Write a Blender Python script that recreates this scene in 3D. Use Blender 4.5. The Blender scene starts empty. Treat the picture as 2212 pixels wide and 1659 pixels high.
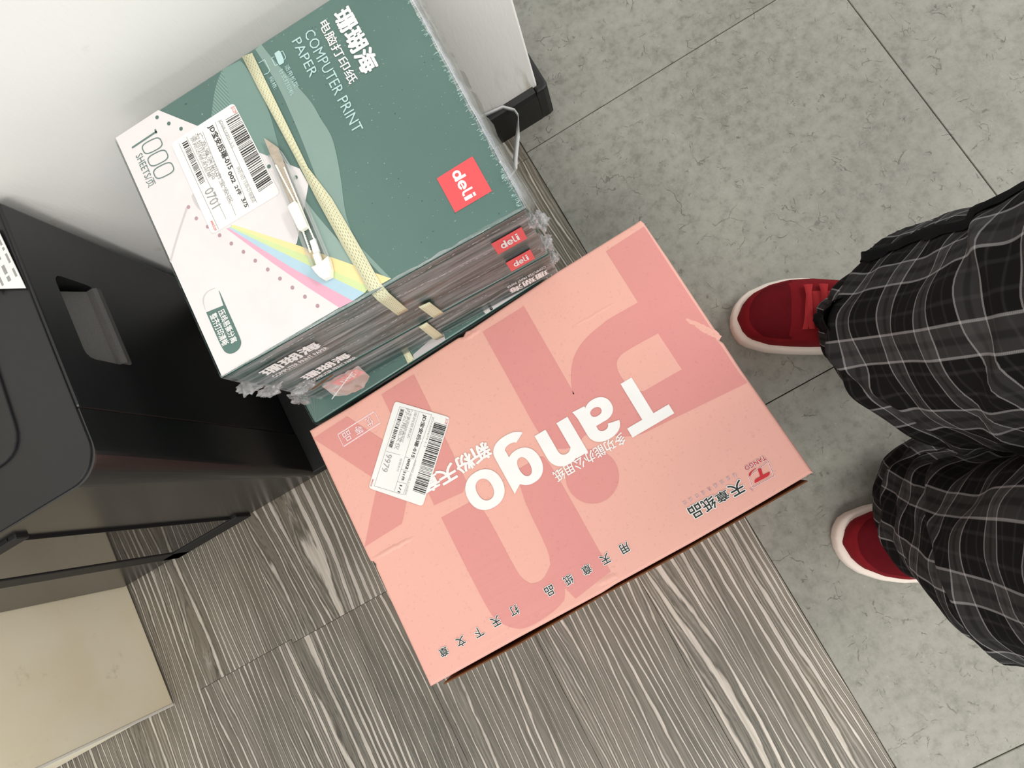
import bpy, bmesh, math, random
import numpy as np
from mathutils import Vector, Matrix, noise
from mathutils.geometry import tessellate_polygon
S = bpy.context.scene
COL = S.collection
# ------------------------------------------------------------------ camera
FPX = 1526.779
ROT = [[0.8631325, -0.4719878, -0.1884387], [-0.498182, -0.8593783, -0.128946], [-0.1010792, 0.2051743, -0.973583]]

cd = bpy.data.cameras.new('camera'); cam = bpy.data.objects.new('camera', cd); COL.objects.link(cam)
cd.sensor_fit = 'HORIZONTAL'; cd.sensor_width = 36.0; cd.lens = FPX / 2212 * 36.0
cd.clip_start = 0.01; cd.clip_end = 50
Rm = Matrix(ROT); Rb = Matrix(((1, 0, 0), (0, -1, 0), (0, 0, -1))) @ Rm
cam.matrix_world = Matrix.Translation((0, 0, 1.0)) @ Rb.transposed().to_4x4()
S.camera = cam
# ------------------------------------------------------------------ light and exposure
w = bpy.data.worlds.new('world'); S.world = w; w.use_nodes = True
w.node_tree.nodes['Background'].inputs[0].default_value = (0.93, 0.97, 1.0, 1)
w.node_tree.nodes['Background'].inputs[1].default_value = 1.0
def area(name, loc, sx, sy, power, col=(1, 0.965, 0.91), rot=(0, 0, 0)):
    l = bpy.data.lights.new(name, 'AREA'); l.shape = 'RECTANGLE'; l.size = sx; l.size_y = sy
    l.energy = power; l.color = col
    o = bpy.data.objects.new(name, l); o.location = loc; o.rotation_euler = rot; COL.objects.link(o); return o
area('ceiling_and_fill_light', (2.4, -0.08, 2.45), 0.6, 1.4, 80)
area('ceiling_and_fill_light', (-0.5, -1.25, 2.6), 1.2, 0.6, 44)
area('ceiling_and_fill_light', (-0.3, -3.5, 2.6), 1.2, 0.6, 32)  # unseen fill light added far off to brighten the wall
area('ceiling_and_fill_light', (1.4, -1.5, 2.6), 1.2, 0.6, 24)  # unseen fill light added to brighten the floor at lower right
S.view_settings.view_transform = 'Standard'; S.view_settings.look = 'None'
S.view_settings.gamma = 1; S.view_settings.use_curve_mapping = False
S.view_settings.exposure = -0.2
# ------------------------------------------------------------------ data: measured shapes, metres
DATA = {
  'pink_quad': [(-0.296, 0.2203), (0.1261, 0.2349), (0.1378, -0.0695), (-0.2959, -0.0774)],
  'pink_outline': [(-0.296, 0.2203), (-0.2402, 0.2203), (-0.1733, 0.2226), (-0.1014, 0.2254), (-0.0965, 0.2236), (-0.0912, 0.227), (-0.0859, 0.2261), (-0.0477, 0.2284), (0.0228, 0.2324), (0.1196, 0.2343), (0.1261, 0.2349), (0.1277, 0.2303), (0.1292, 0.187), (0.1303, 0.1343), (0.1314, 0.0903), (0.1315, 0.0869), (0.1295, 0.0843), (0.1311, 0.0801), (0.1317, 0.0494), (0.135, -0.012), (0.1378, -0.0695), (0.0788, -0.0719), (0.0075, -0.0738), (-0.0802, -0.0746), (-0.0964, -0.0757), (-0.1918, -0.076), (-0.2959, -0.0774), (-0.2955, -0.045), (-0.2951, 0.0154), (-0.2942, 0.0541), (-0.2929, 0.0577), (-0.2941, 0.061), (-0.2966, 0.0628), (-0.297, 0.07), (-0.2968, 0.1085), (-0.2963, 0.1686)],
  'pink_shapes': [
    [(0.0792, 0.2242), (0.1256, 0.2262), (0.1261, 0.1873), (0.1273, 0.1345), (0.1284, 0.0921), (0.1263, 0.0851), (0.1277, 0.0805), (0.1279, 0.0489), (0.1299, 0.0344), (0.031, 0.0399), (0.0147, 0.0406), (0.001, 0.0458), (-0.011, 0.0542), (-0.0176, 0.0605), (-0.0347, 0.0675), (-0.0448, 0.0638), (-0.0527, 0.0639), (-0.0588, 0.0651), (-0.0662, 0.0694), (-0.0703, 0.0731), (-0.0751, 0.0936), (-0.0749, 0.1235), (-0.0751, 0.2167), (-0.0236, 0.2181), (-0.0231, 0.1096), (-0.0245, 0.1102), (-0.0192, 0.1247), (-0.0089, 0.1399), (0.0035, 0.1496), (0.0191, 0.1556), (0.0381, 0.1585), (0.0434, 0.1598), (0.0802, 0.1595)],
    [(-0.1133, 0.0706), (-0.0851, 0.071), (-0.0823, 0.0694), (-0.079, 0.053), (-0.0783, -0.062), (-0.0791, -0.0617), (-0.122, -0.0686), (-0.1261, -0.0551), (-0.1323, -0.0646), (-0.1449, -0.0693), (-0.1682, -0.0718), (-0.1843, -0.0703), (-0.1941, -0.0633), (-0.2022, -0.0532), (-0.2069, -0.0396), (-0.2067, 0.066), (-0.1677, 0.0655), (-0.1624, 0.0525), (-0.1621, -0.0173), (-0.1602, -0.028), (-0.1549, -0.0355), (-0.1478, -0.0379), (-0.1396, -0.0369), (-0.1281, -0.0284), (-0.1231, -0.0148), (-0.1216, 0.0407)],
    [(-0.025, 0.015), (-0.0274, 0.0114), (-0.0304, 0.0082), (-0.0339, 0.0056), (-0.0377, 0.0035), (-0.0418, 0.002), (-0.046, 0.0012), (-0.0504, 0.0011), (-0.0546, 0.0016), (-0.0588, 0.0029), (-0.0626, 0.0047), (-0.0661, 0.0072), (-0.0692, 0.0102), (-0.0717, 0.0137), (-0.0736, 0.0176), (-0.0749, 0.0217), (-0.0755, 0.026), (-0.0754, 0.0304), (-0.0746, 0.0346), (-0.073, 0.0388), (-0.0709, 0.0426), (-0.0681, 0.0461), (-0.0649, 0.0491), (-0.0612, 0.0515), (-0.0571, 0.0533), (-0.0529, 0.0545), (-0.0485, 0.0549), (-0.0441, 0.0547), (-0.0399, 0.0537), (-0.0358, 0.0521), (-0.0321, 0.0498), (-0.0289, 0.047), (-0.0261, 0.0437), (-0.024, 0.0399), (-0.0224, 0.0359), (-0.0216, 0.0317), (-0.0214, 0.0274), (-0.0219, 0.0231), (-0.0231, 0.0189)],
    [(-0.2045, 0.2137), (-0.1627, 0.2148), (-0.1654, 0.0856), (-0.174, 0.0779), (-0.2074, 0.0809)],
    [(-0.2951, 0.2099), (-0.2499, 0.212), (-0.2058, 0.134), (-0.2273, 0.093)],
    [(-0.2952, 0.0786), (-0.2581, 0.1239), (-0.2367, 0.1457), (-0.208, 0.1299), (-0.2307, 0.1003), (-0.2473, 0.0808)],
  ],
  'pink_cut': [(0.081, 0.1212), (0.0825, 0.0775), (0.0386, 0.0772), (0.0324, 0.0825), (0.0275, 0.0932), (0.0264, 0.106), (0.029, 0.115), (0.0343, 0.1198), (0.0441, 0.122)],
  'pink_frame': [(-0.2681, 0.1995), (-0.22, 0.2012), (-0.2196, 0.1868), (-0.2678, 0.1846)],
  'tframe': [(0.1071, -0.0408), (0.1045, -0.0551), (0.0818, -0.0553), (0.0837, -0.0445)],
  'tlogo': [
    [(0.0947, -0.0423), (0.0979, -0.0433), (0.096, -0.0496), (0.1031, -0.0498), (0.102, -0.0518), (0.1, -0.053), (0.0853, -0.0527), (0.0861, -0.0508), (0.0879, -0.0497), (0.093, -0.0496)],
    [(0.0842, -0.0444), (0.0849, -0.0428), (0.0869, -0.0417), (0.0925, -0.0407), (0.0944, -0.041), (0.0905, -0.0416), (0.0873, -0.043), (0.085, -0.0452)],
  ],
  'pink_label': [(-0.1943, 0.1992), (-0.149, 0.1533), (-0.2188, 0.0857), (-0.2628, 0.1313)],
  'pink_bar': [(-0.1661, 0.1575), (-0.1563, 0.1475), (-0.2115, 0.0945), (-0.2213, 0.1048)],
  'pink_bar2': [(-0.1923, 0.1888), (-0.1893, 0.1855), (-0.2212, 0.1551), (-0.2239, 0.1582)],
  'pl_lines': [
    [(-0.1759, 0.1756), (-0.2389, 0.1144)],
    [(-0.1654, 0.1659), (-0.232, 0.1066)],
    [(-0.1923, 0.1912), (-0.2561, 0.1301)],
    [(-0.2119, 0.1406), (-0.2044, 0.134)],
    [(-0.2217, 0.1314), (-0.215, 0.1249)],
    [(-0.2313, 0.1218), (-0.2236, 0.1148)],
    [(-0.2275, 0.1562), (-0.2155, 0.145)],
    [(-0.1923, 0.1912), (-0.1654, 0.1659)],
    [(-0.2561, 0.1301), (-0.232, 0.1066)],
  ],
  'g_quad': [(-0.2697, 0.5032), (-0.2711, 0.245), (0.0223, 0.2337), (0.0306, 0.4996)],
  'g_one': [(-0.2584, 0.4837), (-0.2304, 0.4839)],
  'g_one2': [(-0.231, 0.4868), (-0.2311, 0.4822)],
  'g_red': [(-0.0282, 0.2967), (0.0066, 0.2968), (0.0061, 0.2612), (-0.0287, 0.2618)],
  'g_white': [(-0.2689, 0.5026), (-0.2204, 0.5023), (-0.1936, 0.4655), (-0.151, 0.4046), (-0.1277, 0.373), (-0.1271, 0.3557), (-0.1356, 0.3444), (-0.1594, 0.3145), (-0.1614, 0.3133), (-0.2057, 0.3627), (-0.1815, 0.3114), (-0.1517, 0.2433), (-0.2704, 0.2455)],
  'g_bands': [
    [(-0.2033, 0.3615), (-0.1597, 0.3119), (-0.1245, 0.2693), (-0.1017, 0.2415), (-0.1244, 0.2423), (-0.1209, 0.2449), (-0.1388, 0.27), (-0.1577, 0.3007), (-0.2057, 0.3614)],
    [(-0.2057, 0.3614), (-0.1577, 0.3007), (-0.1388, 0.27), (-0.1209, 0.2449), (-0.127, 0.2428), (-0.1417, 0.2643), (-0.1577, 0.2886), (-0.2072, 0.3616)],
    [(-0.2072, 0.3616), (-0.1577, 0.2886), (-0.1417, 0.2643), (-0.127, 0.2428), (-0.139, 0.2422), (-0.1532, 0.2648), (-0.1732, 0.2967), (-0.2085, 0.3613)],
    [(-0.2085, 0.3613), (-0.1732, 0.2967), (-0.1532, 0.2648), (-0.139, 0.2422), (-0.1517, 0.2429), (-0.1697, 0.2764), (-0.1872, 0.3115), (-0.2108, 0.3623)],
  ],
  'g_wave1': [(-0.1067, 0.5003), (-0.1049, 0.4864), (-0.0954, 0.4425), (-0.0907, 0.4203), (-0.0909, 0.4022), (-0.0891, 0.3856), (-0.0921, 0.3692), (-0.1003, 0.3416), (-0.108, 0.3215), (-0.112, 0.3061), (-0.1136, 0.2855), (-0.1106, 0.2741), (-0.1016, 0.2417), (-0.1051, 0.242), (-0.1117, 0.2629), (-0.12, 0.3015), (-0.1193, 0.3501), (-0.1155, 0.3829), (-0.1129, 0.412), (-0.1103, 0.4577), (-0.1138, 0.4993)],
  'g_wave0': [(-0.1495, 0.5009), (-0.1312, 0.4984), (-0.129, 0.493), (-0.1269, 0.464), (-0.1283, 0.4381), (-0.134, 0.4088), (-0.1388, 0.3877), (-0.151, 0.4042), (-0.1669, 0.4269), (-0.1666, 0.4409), (-0.1567, 0.4669), (-0.1527, 0.4821)],
  'g_lines': [(-0.1495, 0.5009), (-0.1631, 0.4893), (-0.1782, 0.4656), (-0.1936, 0.4657), (-0.1684, 0.4371), (-0.1567, 0.4669), (-0.1527, 0.4821)],
  'g_wave2': [(-0.1357, 0.3422), (-0.133, 0.3254), (-0.1261, 0.2958), (-0.1225, 0.2725), (-0.1188, 0.2626), (-0.1249, 0.2688), (-0.1409, 0.2883), (-0.1386, 0.3248)],
  'g_holes': [(-0.2314, 0.3864), (-0.2252, 0.3734), (-0.2187, 0.3599), (-0.2123, 0.347), (-0.2057, 0.334), (-0.1996, 0.3208), (-0.193, 0.3075), (-0.1868, 0.2942), (-0.1805, 0.281), (-0.1742, 0.2679), (-0.1679, 0.2548), (-0.2335, 0.4002)],
  'g_holes2': [(-0.2244, 0.4964), (-0.2168, 0.4839), (-0.2085, 0.4722), (-0.1343, 0.3678), (-0.1512, 0.391)],
  'g_pill': [(-0.2594, 0.3038), (-0.2427, 0.3008), (-0.2408, 0.3153), (-0.2403, 0.3146), (-0.2407, 0.2958), (-0.2411, 0.2661), (-0.2422, 0.2615), (-0.2464, 0.2581), (-0.2527, 0.2577), (-0.2575, 0.2603), (-0.2601, 0.2662)],
  'g_curl': [(-0.2594, 0.3038), (-0.2589, 0.3115), (-0.2579, 0.3161), (-0.2544, 0.3194), (-0.2491, 0.3208), (-0.2421, 0.3191), (-0.2431, 0.3186), (-0.2493, 0.3197), (-0.2537, 0.3182), (-0.257, 0.3149), (-0.2581, 0.3109)],
  'g_fold': [(-0.2351, 0.402), (-0.2347, 0.3993), (-0.2522, 0.3823), (-0.27, 0.3626), (-0.2704, 0.3652), (-0.254, 0.3835)],
  'g_ell': [(-0.2267, 0.4078), (-0.2239, 0.4098), (-0.2247, 0.3902), (-0.2264, 0.3946), (-0.2273, 0.401)],
  'g_printer': [
    [(-0.1001, 0.4845), (-0.0955, 0.4847), (-0.0945, 0.4829), (-0.0946, 0.4788), (-0.0952, 0.4731), (-0.0965, 0.4709), (-0.1009, 0.4711), (-0.1012, 0.4743)],
  ],
  'g_printer_l': [
    [(-0.1014, 0.4817), (-0.1044, 0.482), (-0.1046, 0.4732), (-0.1018, 0.473)],
    [(-0.0941, 0.4823), (-0.0924, 0.4819), (-0.0926, 0.4743), (-0.0947, 0.4734)],
    [(-0.117, 0.4851), (-0.1106, 0.4847), (-0.1109, 0.4726), (-0.113, 0.4709), (-0.1176, 0.4718)],
  ],
  'g_strapL': [(-0.1276, 0.4993), (-0.1276, 0.4634), (-0.1264, 0.3846), (-0.1265, 0.3399), (-0.1253, 0.2929), (-0.1242, 0.2684), (-0.1234, 0.2436)],
  'g_strapR': [(-0.1177, 0.4966), (-0.1186, 0.4571), (-0.1205, 0.369), (-0.1145, 0.3321), (-0.1128, 0.2945), (-0.1117, 0.2648), (-0.111, 0.242)],
  'g_label': [(-0.223, 0.4646), (-0.1538, 0.4645), (-0.1531, 0.3628), (-0.2244, 0.3641)],
  'g_bar': [(-0.1676, 0.4541), (-0.1543, 0.4534), (-0.1545, 0.3747), (-0.1695, 0.3741)],
  'g_bar2': [(-0.2134, 0.4582), (-0.2078, 0.4579), (-0.209, 0.4113), (-0.2146, 0.4109)],
  'gl_lines': [
    [(-0.1913, 0.4568), (-0.1975, 0.3676)],
    [(-0.177, 0.458), (-0.1836, 0.3673)],
    [(-0.173, 0.4578), (-0.1753, 0.3668)],
    [(-0.207, 0.4615), (-0.2068, 0.3696)],
    [(-0.2161, 0.4601), (-0.2169, 0.3649)],
  ],
  'c_body': [(-0.1458, 0.3962), (-0.1353, 0.3958), (-0.1332, 0.3762), (-0.1404, 0.2835), (-0.1408, 0.2762), (-0.1557, 0.2845), (-0.1555, 0.2906)],
  'c_bodyL': [(-0.146, 0.3959), (-0.1498, 0.3434), (-0.1541, 0.3087), (-0.1557, 0.2845)],
  'c_bodyR': [(-0.1344, 0.3947), (-0.1332, 0.3782), (-0.1362, 0.3287), (-0.1393, 0.2851), (-0.1406, 0.2765)],
  'c_blade': [(-0.1427, 0.4145), (-0.1395, 0.4084), (-0.137, 0.4028), (-0.135, 0.3982), (-0.1358, 0.3926), (-0.1371, 0.3787), (-0.1392, 0.3659), (-0.1411, 0.343), (-0.1476, 0.3445), (-0.147, 0.3586), (-0.1437, 0.3858), (-0.1444, 0.3967), (-0.1434, 0.4071)],
  'c_slider': [(-0.1503, 0.3424), (-0.1481, 0.3437), (-0.1428, 0.3439), (-0.1415, 0.3423), (-0.1411, 0.3401), (-0.1421, 0.3183), (-0.1441, 0.3173), (-0.1493, 0.3172), (-0.1506, 0.3186), (-0.1509, 0.3211)],
  'c_cap': [(-0.1559, 0.2843), (-0.1481, 0.2836), (-0.1389, 0.285), (-0.1402, 0.2781), (-0.1415, 0.2738), (-0.1445, 0.2683), (-0.1513, 0.2692), (-0.1534, 0.2731), (-0.1549, 0.2781)],
  'c_insert': [(-0.1504, 0.2943), (-0.1446, 0.2937), (-0.1462, 0.2804), (-0.152, 0.2819)],
  'c_clip': [(-0.1477, 0.307), (-0.1424, 0.3068), (-0.144, 0.2939), (-0.1497, 0.2948)],
  'c_railL': [(-0.1438, 0.3853), (-0.1433, 0.3431), (-0.1488, 0.3174), (-0.1514, 0.296)],
  'c_railR': [(-0.1382, 0.379), (-0.1408, 0.3424), (-0.1427, 0.3174), (-0.1435, 0.3044)],
  'text_items': {
  'pink': [
    ('T', (0.0529, 0.0957), (0.0051, 0.0948), (0.0538, 0.043), 0.048, 'white'),
    ('a', (0.0045, 0.0949), (-0.0341, 0.0942), (0.0053, 0.053), 0.048, 'white'),
    ('n', (-0.0407, 0.0928), (-0.08, 0.0921), (-0.0399, 0.0507), 0.048, 'white'),
    ('g', (-0.0864, 0.1072), (-0.1274, 0.1065), (-0.0854, 0.051), 0.048, 'white'),
    ('o', (-0.1319, 0.09), (-0.1726, 0.0893), (-0.1312, 0.0492), 0.048, 'white'),
    ('多功能办公用纸', (-0.001, 0.0525), (-0.0824, 0.051), (-0.0008, 0.0406), 0.012, 'white'),
    ('新', (-0.1273, 0.114), (-0.1488, 0.1136), (-0.127, 0.0956), 0.03, 'white'),
    ('粉', (-0.1482, 0.1131), (-0.1685, 0.1128), (-0.1479, 0.0945), 0.03, 'white'),
    ('天', (-0.1696, 0.1117), (-0.1909, 0.1113), (-0.1693, 0.0941), 0.03, 'white'),
    ('章', (-0.1902, 0.1119), (-0.2115, 0.1115), (-0.1899, 0.0942), 0.03, 'white'),
    ('优', (-0.2261, 0.1994), (-0.2338, 0.1993), (-0.2259, 0.1883), 0.012, 'palewhite'),
    ('等', (-0.2397, 0.1965), (-0.2492, 0.1963), (-0.2395, 0.1872), 0.012, 'palewhite'),
    ('品', (-0.2543, 0.1984), (-0.2637, 0.1982), (-0.2541, 0.1877), 0.012, 'palewhite'),
    ('用', (-0.0501, -0.0435), (-0.0594, -0.0436), (-0.0499, -0.0528), 0.012, 'black'),
    ('天', (-0.0723, -0.044), (-0.0817, -0.0441), (-0.0721, -0.0533), 0.012, 'black'),
    ('章', (-0.0936, -0.0445), (-0.103, -0.0447), (-0.0935, -0.0539), 0.012, 'black'),
    ('纸', (-0.1145, -0.0449), (-0.1238, -0.0451), (-0.1143, -0.0543), 0.012, 'black'),
    ('品', (-0.1365, -0.0452), (-0.1458, -0.0454), (-0.1363, -0.0546), 0.012, 'black'),
    ('打', (-0.1777, -0.046), (-0.187, -0.0462), (-0.1775, -0.0554), 0.012, 'black'),
    ('天', (-0.1996, -0.0466), (-0.209, -0.0468), (-0.1994, -0.056), 0.012, 'black'),
    ('下', (-0.2204, -0.0478), (-0.2298, -0.048), (-0.2202, -0.0572), 0.012, 'black'),
    ('文', (-0.2413, -0.048), (-0.2507, -0.0482), (-0.2412, -0.0574), 0.012, 'black'),
    ('章', (-0.2621, -0.0488), (-0.2715, -0.049), (-0.262, -0.0582), 0.012, 'black'),
    ('天', (0.0749, -0.0427), (0.0607, -0.0429), (0.0751, -0.055), 0.016, 'black'),
    ('章', (0.0585, -0.044), (0.0459, -0.0442), (0.0587, -0.0542), 0.016, 'black'),
    ('纸', (0.0442, -0.043), (0.0307, -0.0432), (0.0444, -0.0556), 0.016, 'black'),
    ('品', (0.0296, -0.043), (0.0169, -0.0432), (0.0298, -0.0553), 0.016, 'black'),
    ('信', (0.0746, -0.0356), (0.0711, -0.0357), (0.0747, -0.0391), 0.0, 'red'),
    ('息', (0.0677, -0.0355), (0.0642, -0.0356), (0.0678, -0.039), 0.0, 'red'),
    ('纸', (0.0607, -0.0356), (0.0572, -0.0357), (0.0608, -0.0391), 0.0, 'red'),
    ('品', (0.0536, -0.0357), (0.0501, -0.0358), (0.0537, -0.0392), 0.0, 'red'),
    ('集', (0.0468, -0.0358), (0.0433, -0.0359), (0.0469, -0.0393), 0.0, 'red'),
    ('成', (0.0399, -0.0361), (0.0364, -0.0362), (0.04, -0.0396), 0.0, 'red'),
    ('供', (0.0333, -0.036), (0.0298, -0.0361), (0.0334, -0.0395), 0.0, 'red'),
    ('应', (0.0263, -0.0359), (0.0228, -0.036), (0.0264, -0.0394), 0.0, 'red'),
    ('商', (0.0195, -0.0361), (0.016, -0.0362), (0.0196, -0.0396), 0.0, 'red'),
    ('TANGO', (0.1068, -0.034), (0.0843, -0.0344), (0.1069, -0.0386), 0.02, 'red'),
    ('R', (0.0806, -0.0552), (0.0782, -0.0552), (0.0806, -0.0578), 0.0, 'red'),
  ],
  'plabel': [
    ('JD宝安后瑞-015', (-0.1734, 0.1711), (-0.2068, 0.138), (-0.1697, 0.1673), 0.02, 'ink'),
    ('002', (-0.2096, 0.1374), (-0.2177, 0.1293), (-0.2074, 0.1352), 0.02, 'ink'),
    ('21件', (-0.2197, 0.1286), (-0.2274, 0.121), (-0.2173, 0.1261), 0.01, 'ink'),
    ('1/1', (-0.2304, 0.1175), (-0.236, 0.112), (-0.2283, 0.1154), 0.01, 'ink'),
    ('9979', (-0.2282, 0.1539), (-0.2418, 0.1404), (-0.2234, 0.1491), 0, 'greyink'),
    ('深圳京邦达', (-0.1799, 0.1784), (-0.201, 0.1575), (-0.1776, 0.1761), 0, 'greyink'),
    ('广东省深圳市宝安区', (-0.1833, 0.1832), (-0.2095, 0.1573), (-0.1808, 0.1807), 0, 'greyink'),
    ('办公用品文仪', (-0.1864, 0.1862), (-0.2187, 0.1542), (-0.1825, 0.1823), 0, 'greyink'),
    ('在线支付', (-0.217, 0.142), (-0.2271, 0.132), (-0.2152, 0.1402), 0, 'greyink'),
    ('09月09日 15:00-21:00送达', (-0.2037, 0.1327), (-0.2308, 0.1059), (-0.2021, 0.131), 0, 'greyink'),
    ('JDVA09679-1-1', (-0.166, 0.1639), (-0.1891, 0.141), (-0.164, 0.1619), 0, 'greyink'),
    ('JD.COM', (-0.1543, 0.1552), (-0.1582, 0.1513), (-0.1512, 0.1521), 0, 'redink'),
    ('www.jd.com', (-0.2552, 0.1384), (-0.2608, 0.1329), (-0.2527, 0.1359), 0, 'redink'),
  ],
  'green': [
    ('珊瑚海', (-0.0386, 0.4847), (-0.0407, 0.4159), (-0.0199, 0.4842), 0.035, 'white'),
    ('电脑打印纸', (-0.0527, 0.4848), (-0.0547, 0.4157), (-0.0433, 0.4845), 0.012, 'white'),
    ('COMPUTER PRINT', (-0.0683, 0.4849), (-0.0717, 0.3732), (-0.0584, 0.4846), -0.004, 'mint'),
    ('PAPER', (-0.081, 0.4847), (-0.0822, 0.4431), (-0.0722, 0.4844), -0.004, 'mint'),
    ('适用机型:', (-0.0977, 0.4673), (-0.0985, 0.4412), (-0.0932, 0.4672), 0, 'mint'),
    ('针式打印机', (-0.1041, 0.4671), (-0.105, 0.4385), (-0.0998, 0.467), 0, 'mint'),
    ('规格:', (-0.1151, 0.4665), (-0.1155, 0.4526), (-0.1112, 0.4664), 0, 'mint'),
    ('000', (-0.2502, 0.4819), (-0.2502, 0.4388), (-0.2299, 0.4795), 0, 'darkgreen'),
    ('SHEETS/页', (-0.2594, 0.4743), (-0.2604, 0.4386), (-0.2509, 0.4741), 0.0, 'darkgreen'),
    ('整齐打印清晰', (-0.2579, 0.2992), (-0.2589, 0.2681), (-0.2507, 0.2989), 0.02, 'white'),
    ('压线易撕分离', (-0.2495, 0.2984), (-0.2505, 0.266), (-0.2429, 0.2982), 0.02, 'white'),
    ('deli', (-0.0158, 0.2938), (-0.0167, 0.2656), (-0.0056, 0.2935), 0.035, 'white'),
  ],
  'glabel': [
    ('JD宝安后瑞-015', (-0.1859, 0.4579), (-0.1866, 0.4091), (-0.1787, 0.4578), 0.02, 'ink'),
    ('002', (-0.1872, 0.4076), (-0.1874, 0.3955), (-0.1833, 0.4075), 0.02, 'ink'),
    ('2件', (-0.1875, 0.3926), (-0.1876, 0.3819), (-0.1833, 0.3925), 0.01, 'ink'),
    ('3/5', (-0.1868, 0.3779), (-0.1869, 0.3687), (-0.1829, 0.3779), 0.01, 'ink'),
    ('0701', (-0.2142, 0.4046), (-0.2145, 0.3848), (-0.2049, 0.4045), -0.01, 'greyink'),
    ('广东省深圳市宝安区', (-0.1972, 0.4577), (-0.1983, 0.3802), (-0.1925, 0.4576), 0, 'greyink'),
    ('深圳市办公用品', (-0.2017, 0.4588), (-0.2024, 0.4098), (-0.1958, 0.4587), 0, 'greyink'),
    ('京邦达物流运单', (-0.2048, 0.4584), (-0.2054, 0.4132), (-0.2012, 0.4583), 0, 'greyink'),
    ('09月10日 15:00-21:00送达', (-0.1784, 0.4068), (-0.1789, 0.3687), (-0.1743, 0.4068), 0, 'greyink'),
    ('JDVA10701-3-5', (-0.1746, 0.4572), (-0.175, 0.4259), (-0.1705, 0.4572), 0, 'greyink'),
    ('JD.COM', (-0.1591, 0.4618), (-0.1592, 0.4543), (-0.1546, 0.4617), 0, 'redink'),
    ('www.jd.com', (-0.2219, 0.3759), (-0.222, 0.3654), (-0.2174, 0.3759), 0, 'redink'),
  ],
},
  'side': {'t1': [(-0.2523, 0.4332), (-0.1967, 0.433)], 't2': [(-0.242, 0.3805), (-0.1921, 0.3743)], 'd1': [(-0.0136, 0.4308), (0.0145, 0.4219), (0.0131, 0.4051), (-0.0138, 0.4068)], 'd2': [(-0.014, 0.3809), (0.0114, 0.3767), (0.0113, 0.3591), (-0.0144, 0.3585)], 't3': [(-0.0262, 0.3116), (0.0175, 0.3077)], 'd3': [(-0.2351, 0.2978), (-0.204, 0.3036)], 'st1': [(-0.1216, 0.469), (-0.1101, 0.4654), (-0.1125, 0.395), (-0.1233, 0.3984)], 'st2': [(-0.1042, 0.3933), (-0.0936, 0.3905), (-0.0931, 0.3456), (-0.1041, 0.348)], 'st3': [(-0.1216, 0.3448), (-0.1125, 0.3455), (-0.1141, 0.2752), (-0.1243, 0.281)]},
  'p4_white': [(-0.066, 0.2419), (-0.0563, 0.2445), (-0.0058, 0.24), (0.0086, 0.2367), (0.0074, 0.228), (-0.0632, 0.2317)],
  'p4_hole': [(-0.0557, 0.2353)],
  'p4_slit': [(-0.0462, 0.2393), (-0.0227, 0.239)],
  'p4_lav': [(-0.1547, 0.2357), (-0.1261, 0.2413), (-0.1134, 0.2391), (-0.1155, 0.2291), (-0.1561, 0.2269)],
  'p4_strap': [(-0.1633, 0.2462), (-0.1563, 0.2452), (-0.1557, 0.2278), (-0.164, 0.2262)],
  'cable': [(0.0838, 0.552, 0.0714), (0.0958, 0.54, 0.0681), (0.0965, 0.53, 0.0684), (0.0789, 0.5, 0.0684), (0.0608, 0.47, 0.077)],
  'flap': [(-0.2929, 0.2514), (-0.2024, 0.2526), (-0.1062, 0.2197), (-0.0279, 0.2188), (0.0627, 0.1974), (0.1468, 0.1793)],
  'flap2': [(-0.2887, -0.0838), (-0.1999, -0.0839), (-0.1004, -0.0804), (-0.0264, -0.0803), (0.0577, -0.0782), (0.132, -0.0764)],
  'sh_handle': [(0.4595, 0.4022), (0.4699, 0.3491), (0.3644, 0.3414), (0.365, 0.3979)],
  'paper': [(-0.4269, 0.5073), (-0.4206, 0.4336), (-0.4475, 0.4571)],
  'tuft': {'br': (0.0315, 0.236, 0.3962), 'br2': (0.0261, 0.236, 0.3416), 'bl': (-0.2804, 0.245, 0.4001), 'bl2': (-0.2693, 0.245, 0.3801), 'flap': (-0.2104, 0.232, 0.3229), 'l3': (-0.2783, 0.245, 0.3087)},
  'pink_creases': [((-0.2928, 0.0635), (-0.2423, 0.0623), 0.003, 0.0016), ((0.1167, 0.1113), (0.1308, 0.0857), 0.004, 0.0012), ((0.1113, 0.1201), (0.1307, 0.0907), 0.003, 0.001), ((-0.0963, -0.0663), (-0.0733, -0.0672), 0.004, 0.0016), ((0.0112, 0.1719), (0.0602, 0.1709), 0.002, 0.0006), ((-0.0984, 0.2201), (-0.0754, 0.2198), 0.003, 0.0012), ((-0.1479, 0.0699), (-0.1329, 0.0698), 0.0012, 0.0007)],
}

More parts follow.
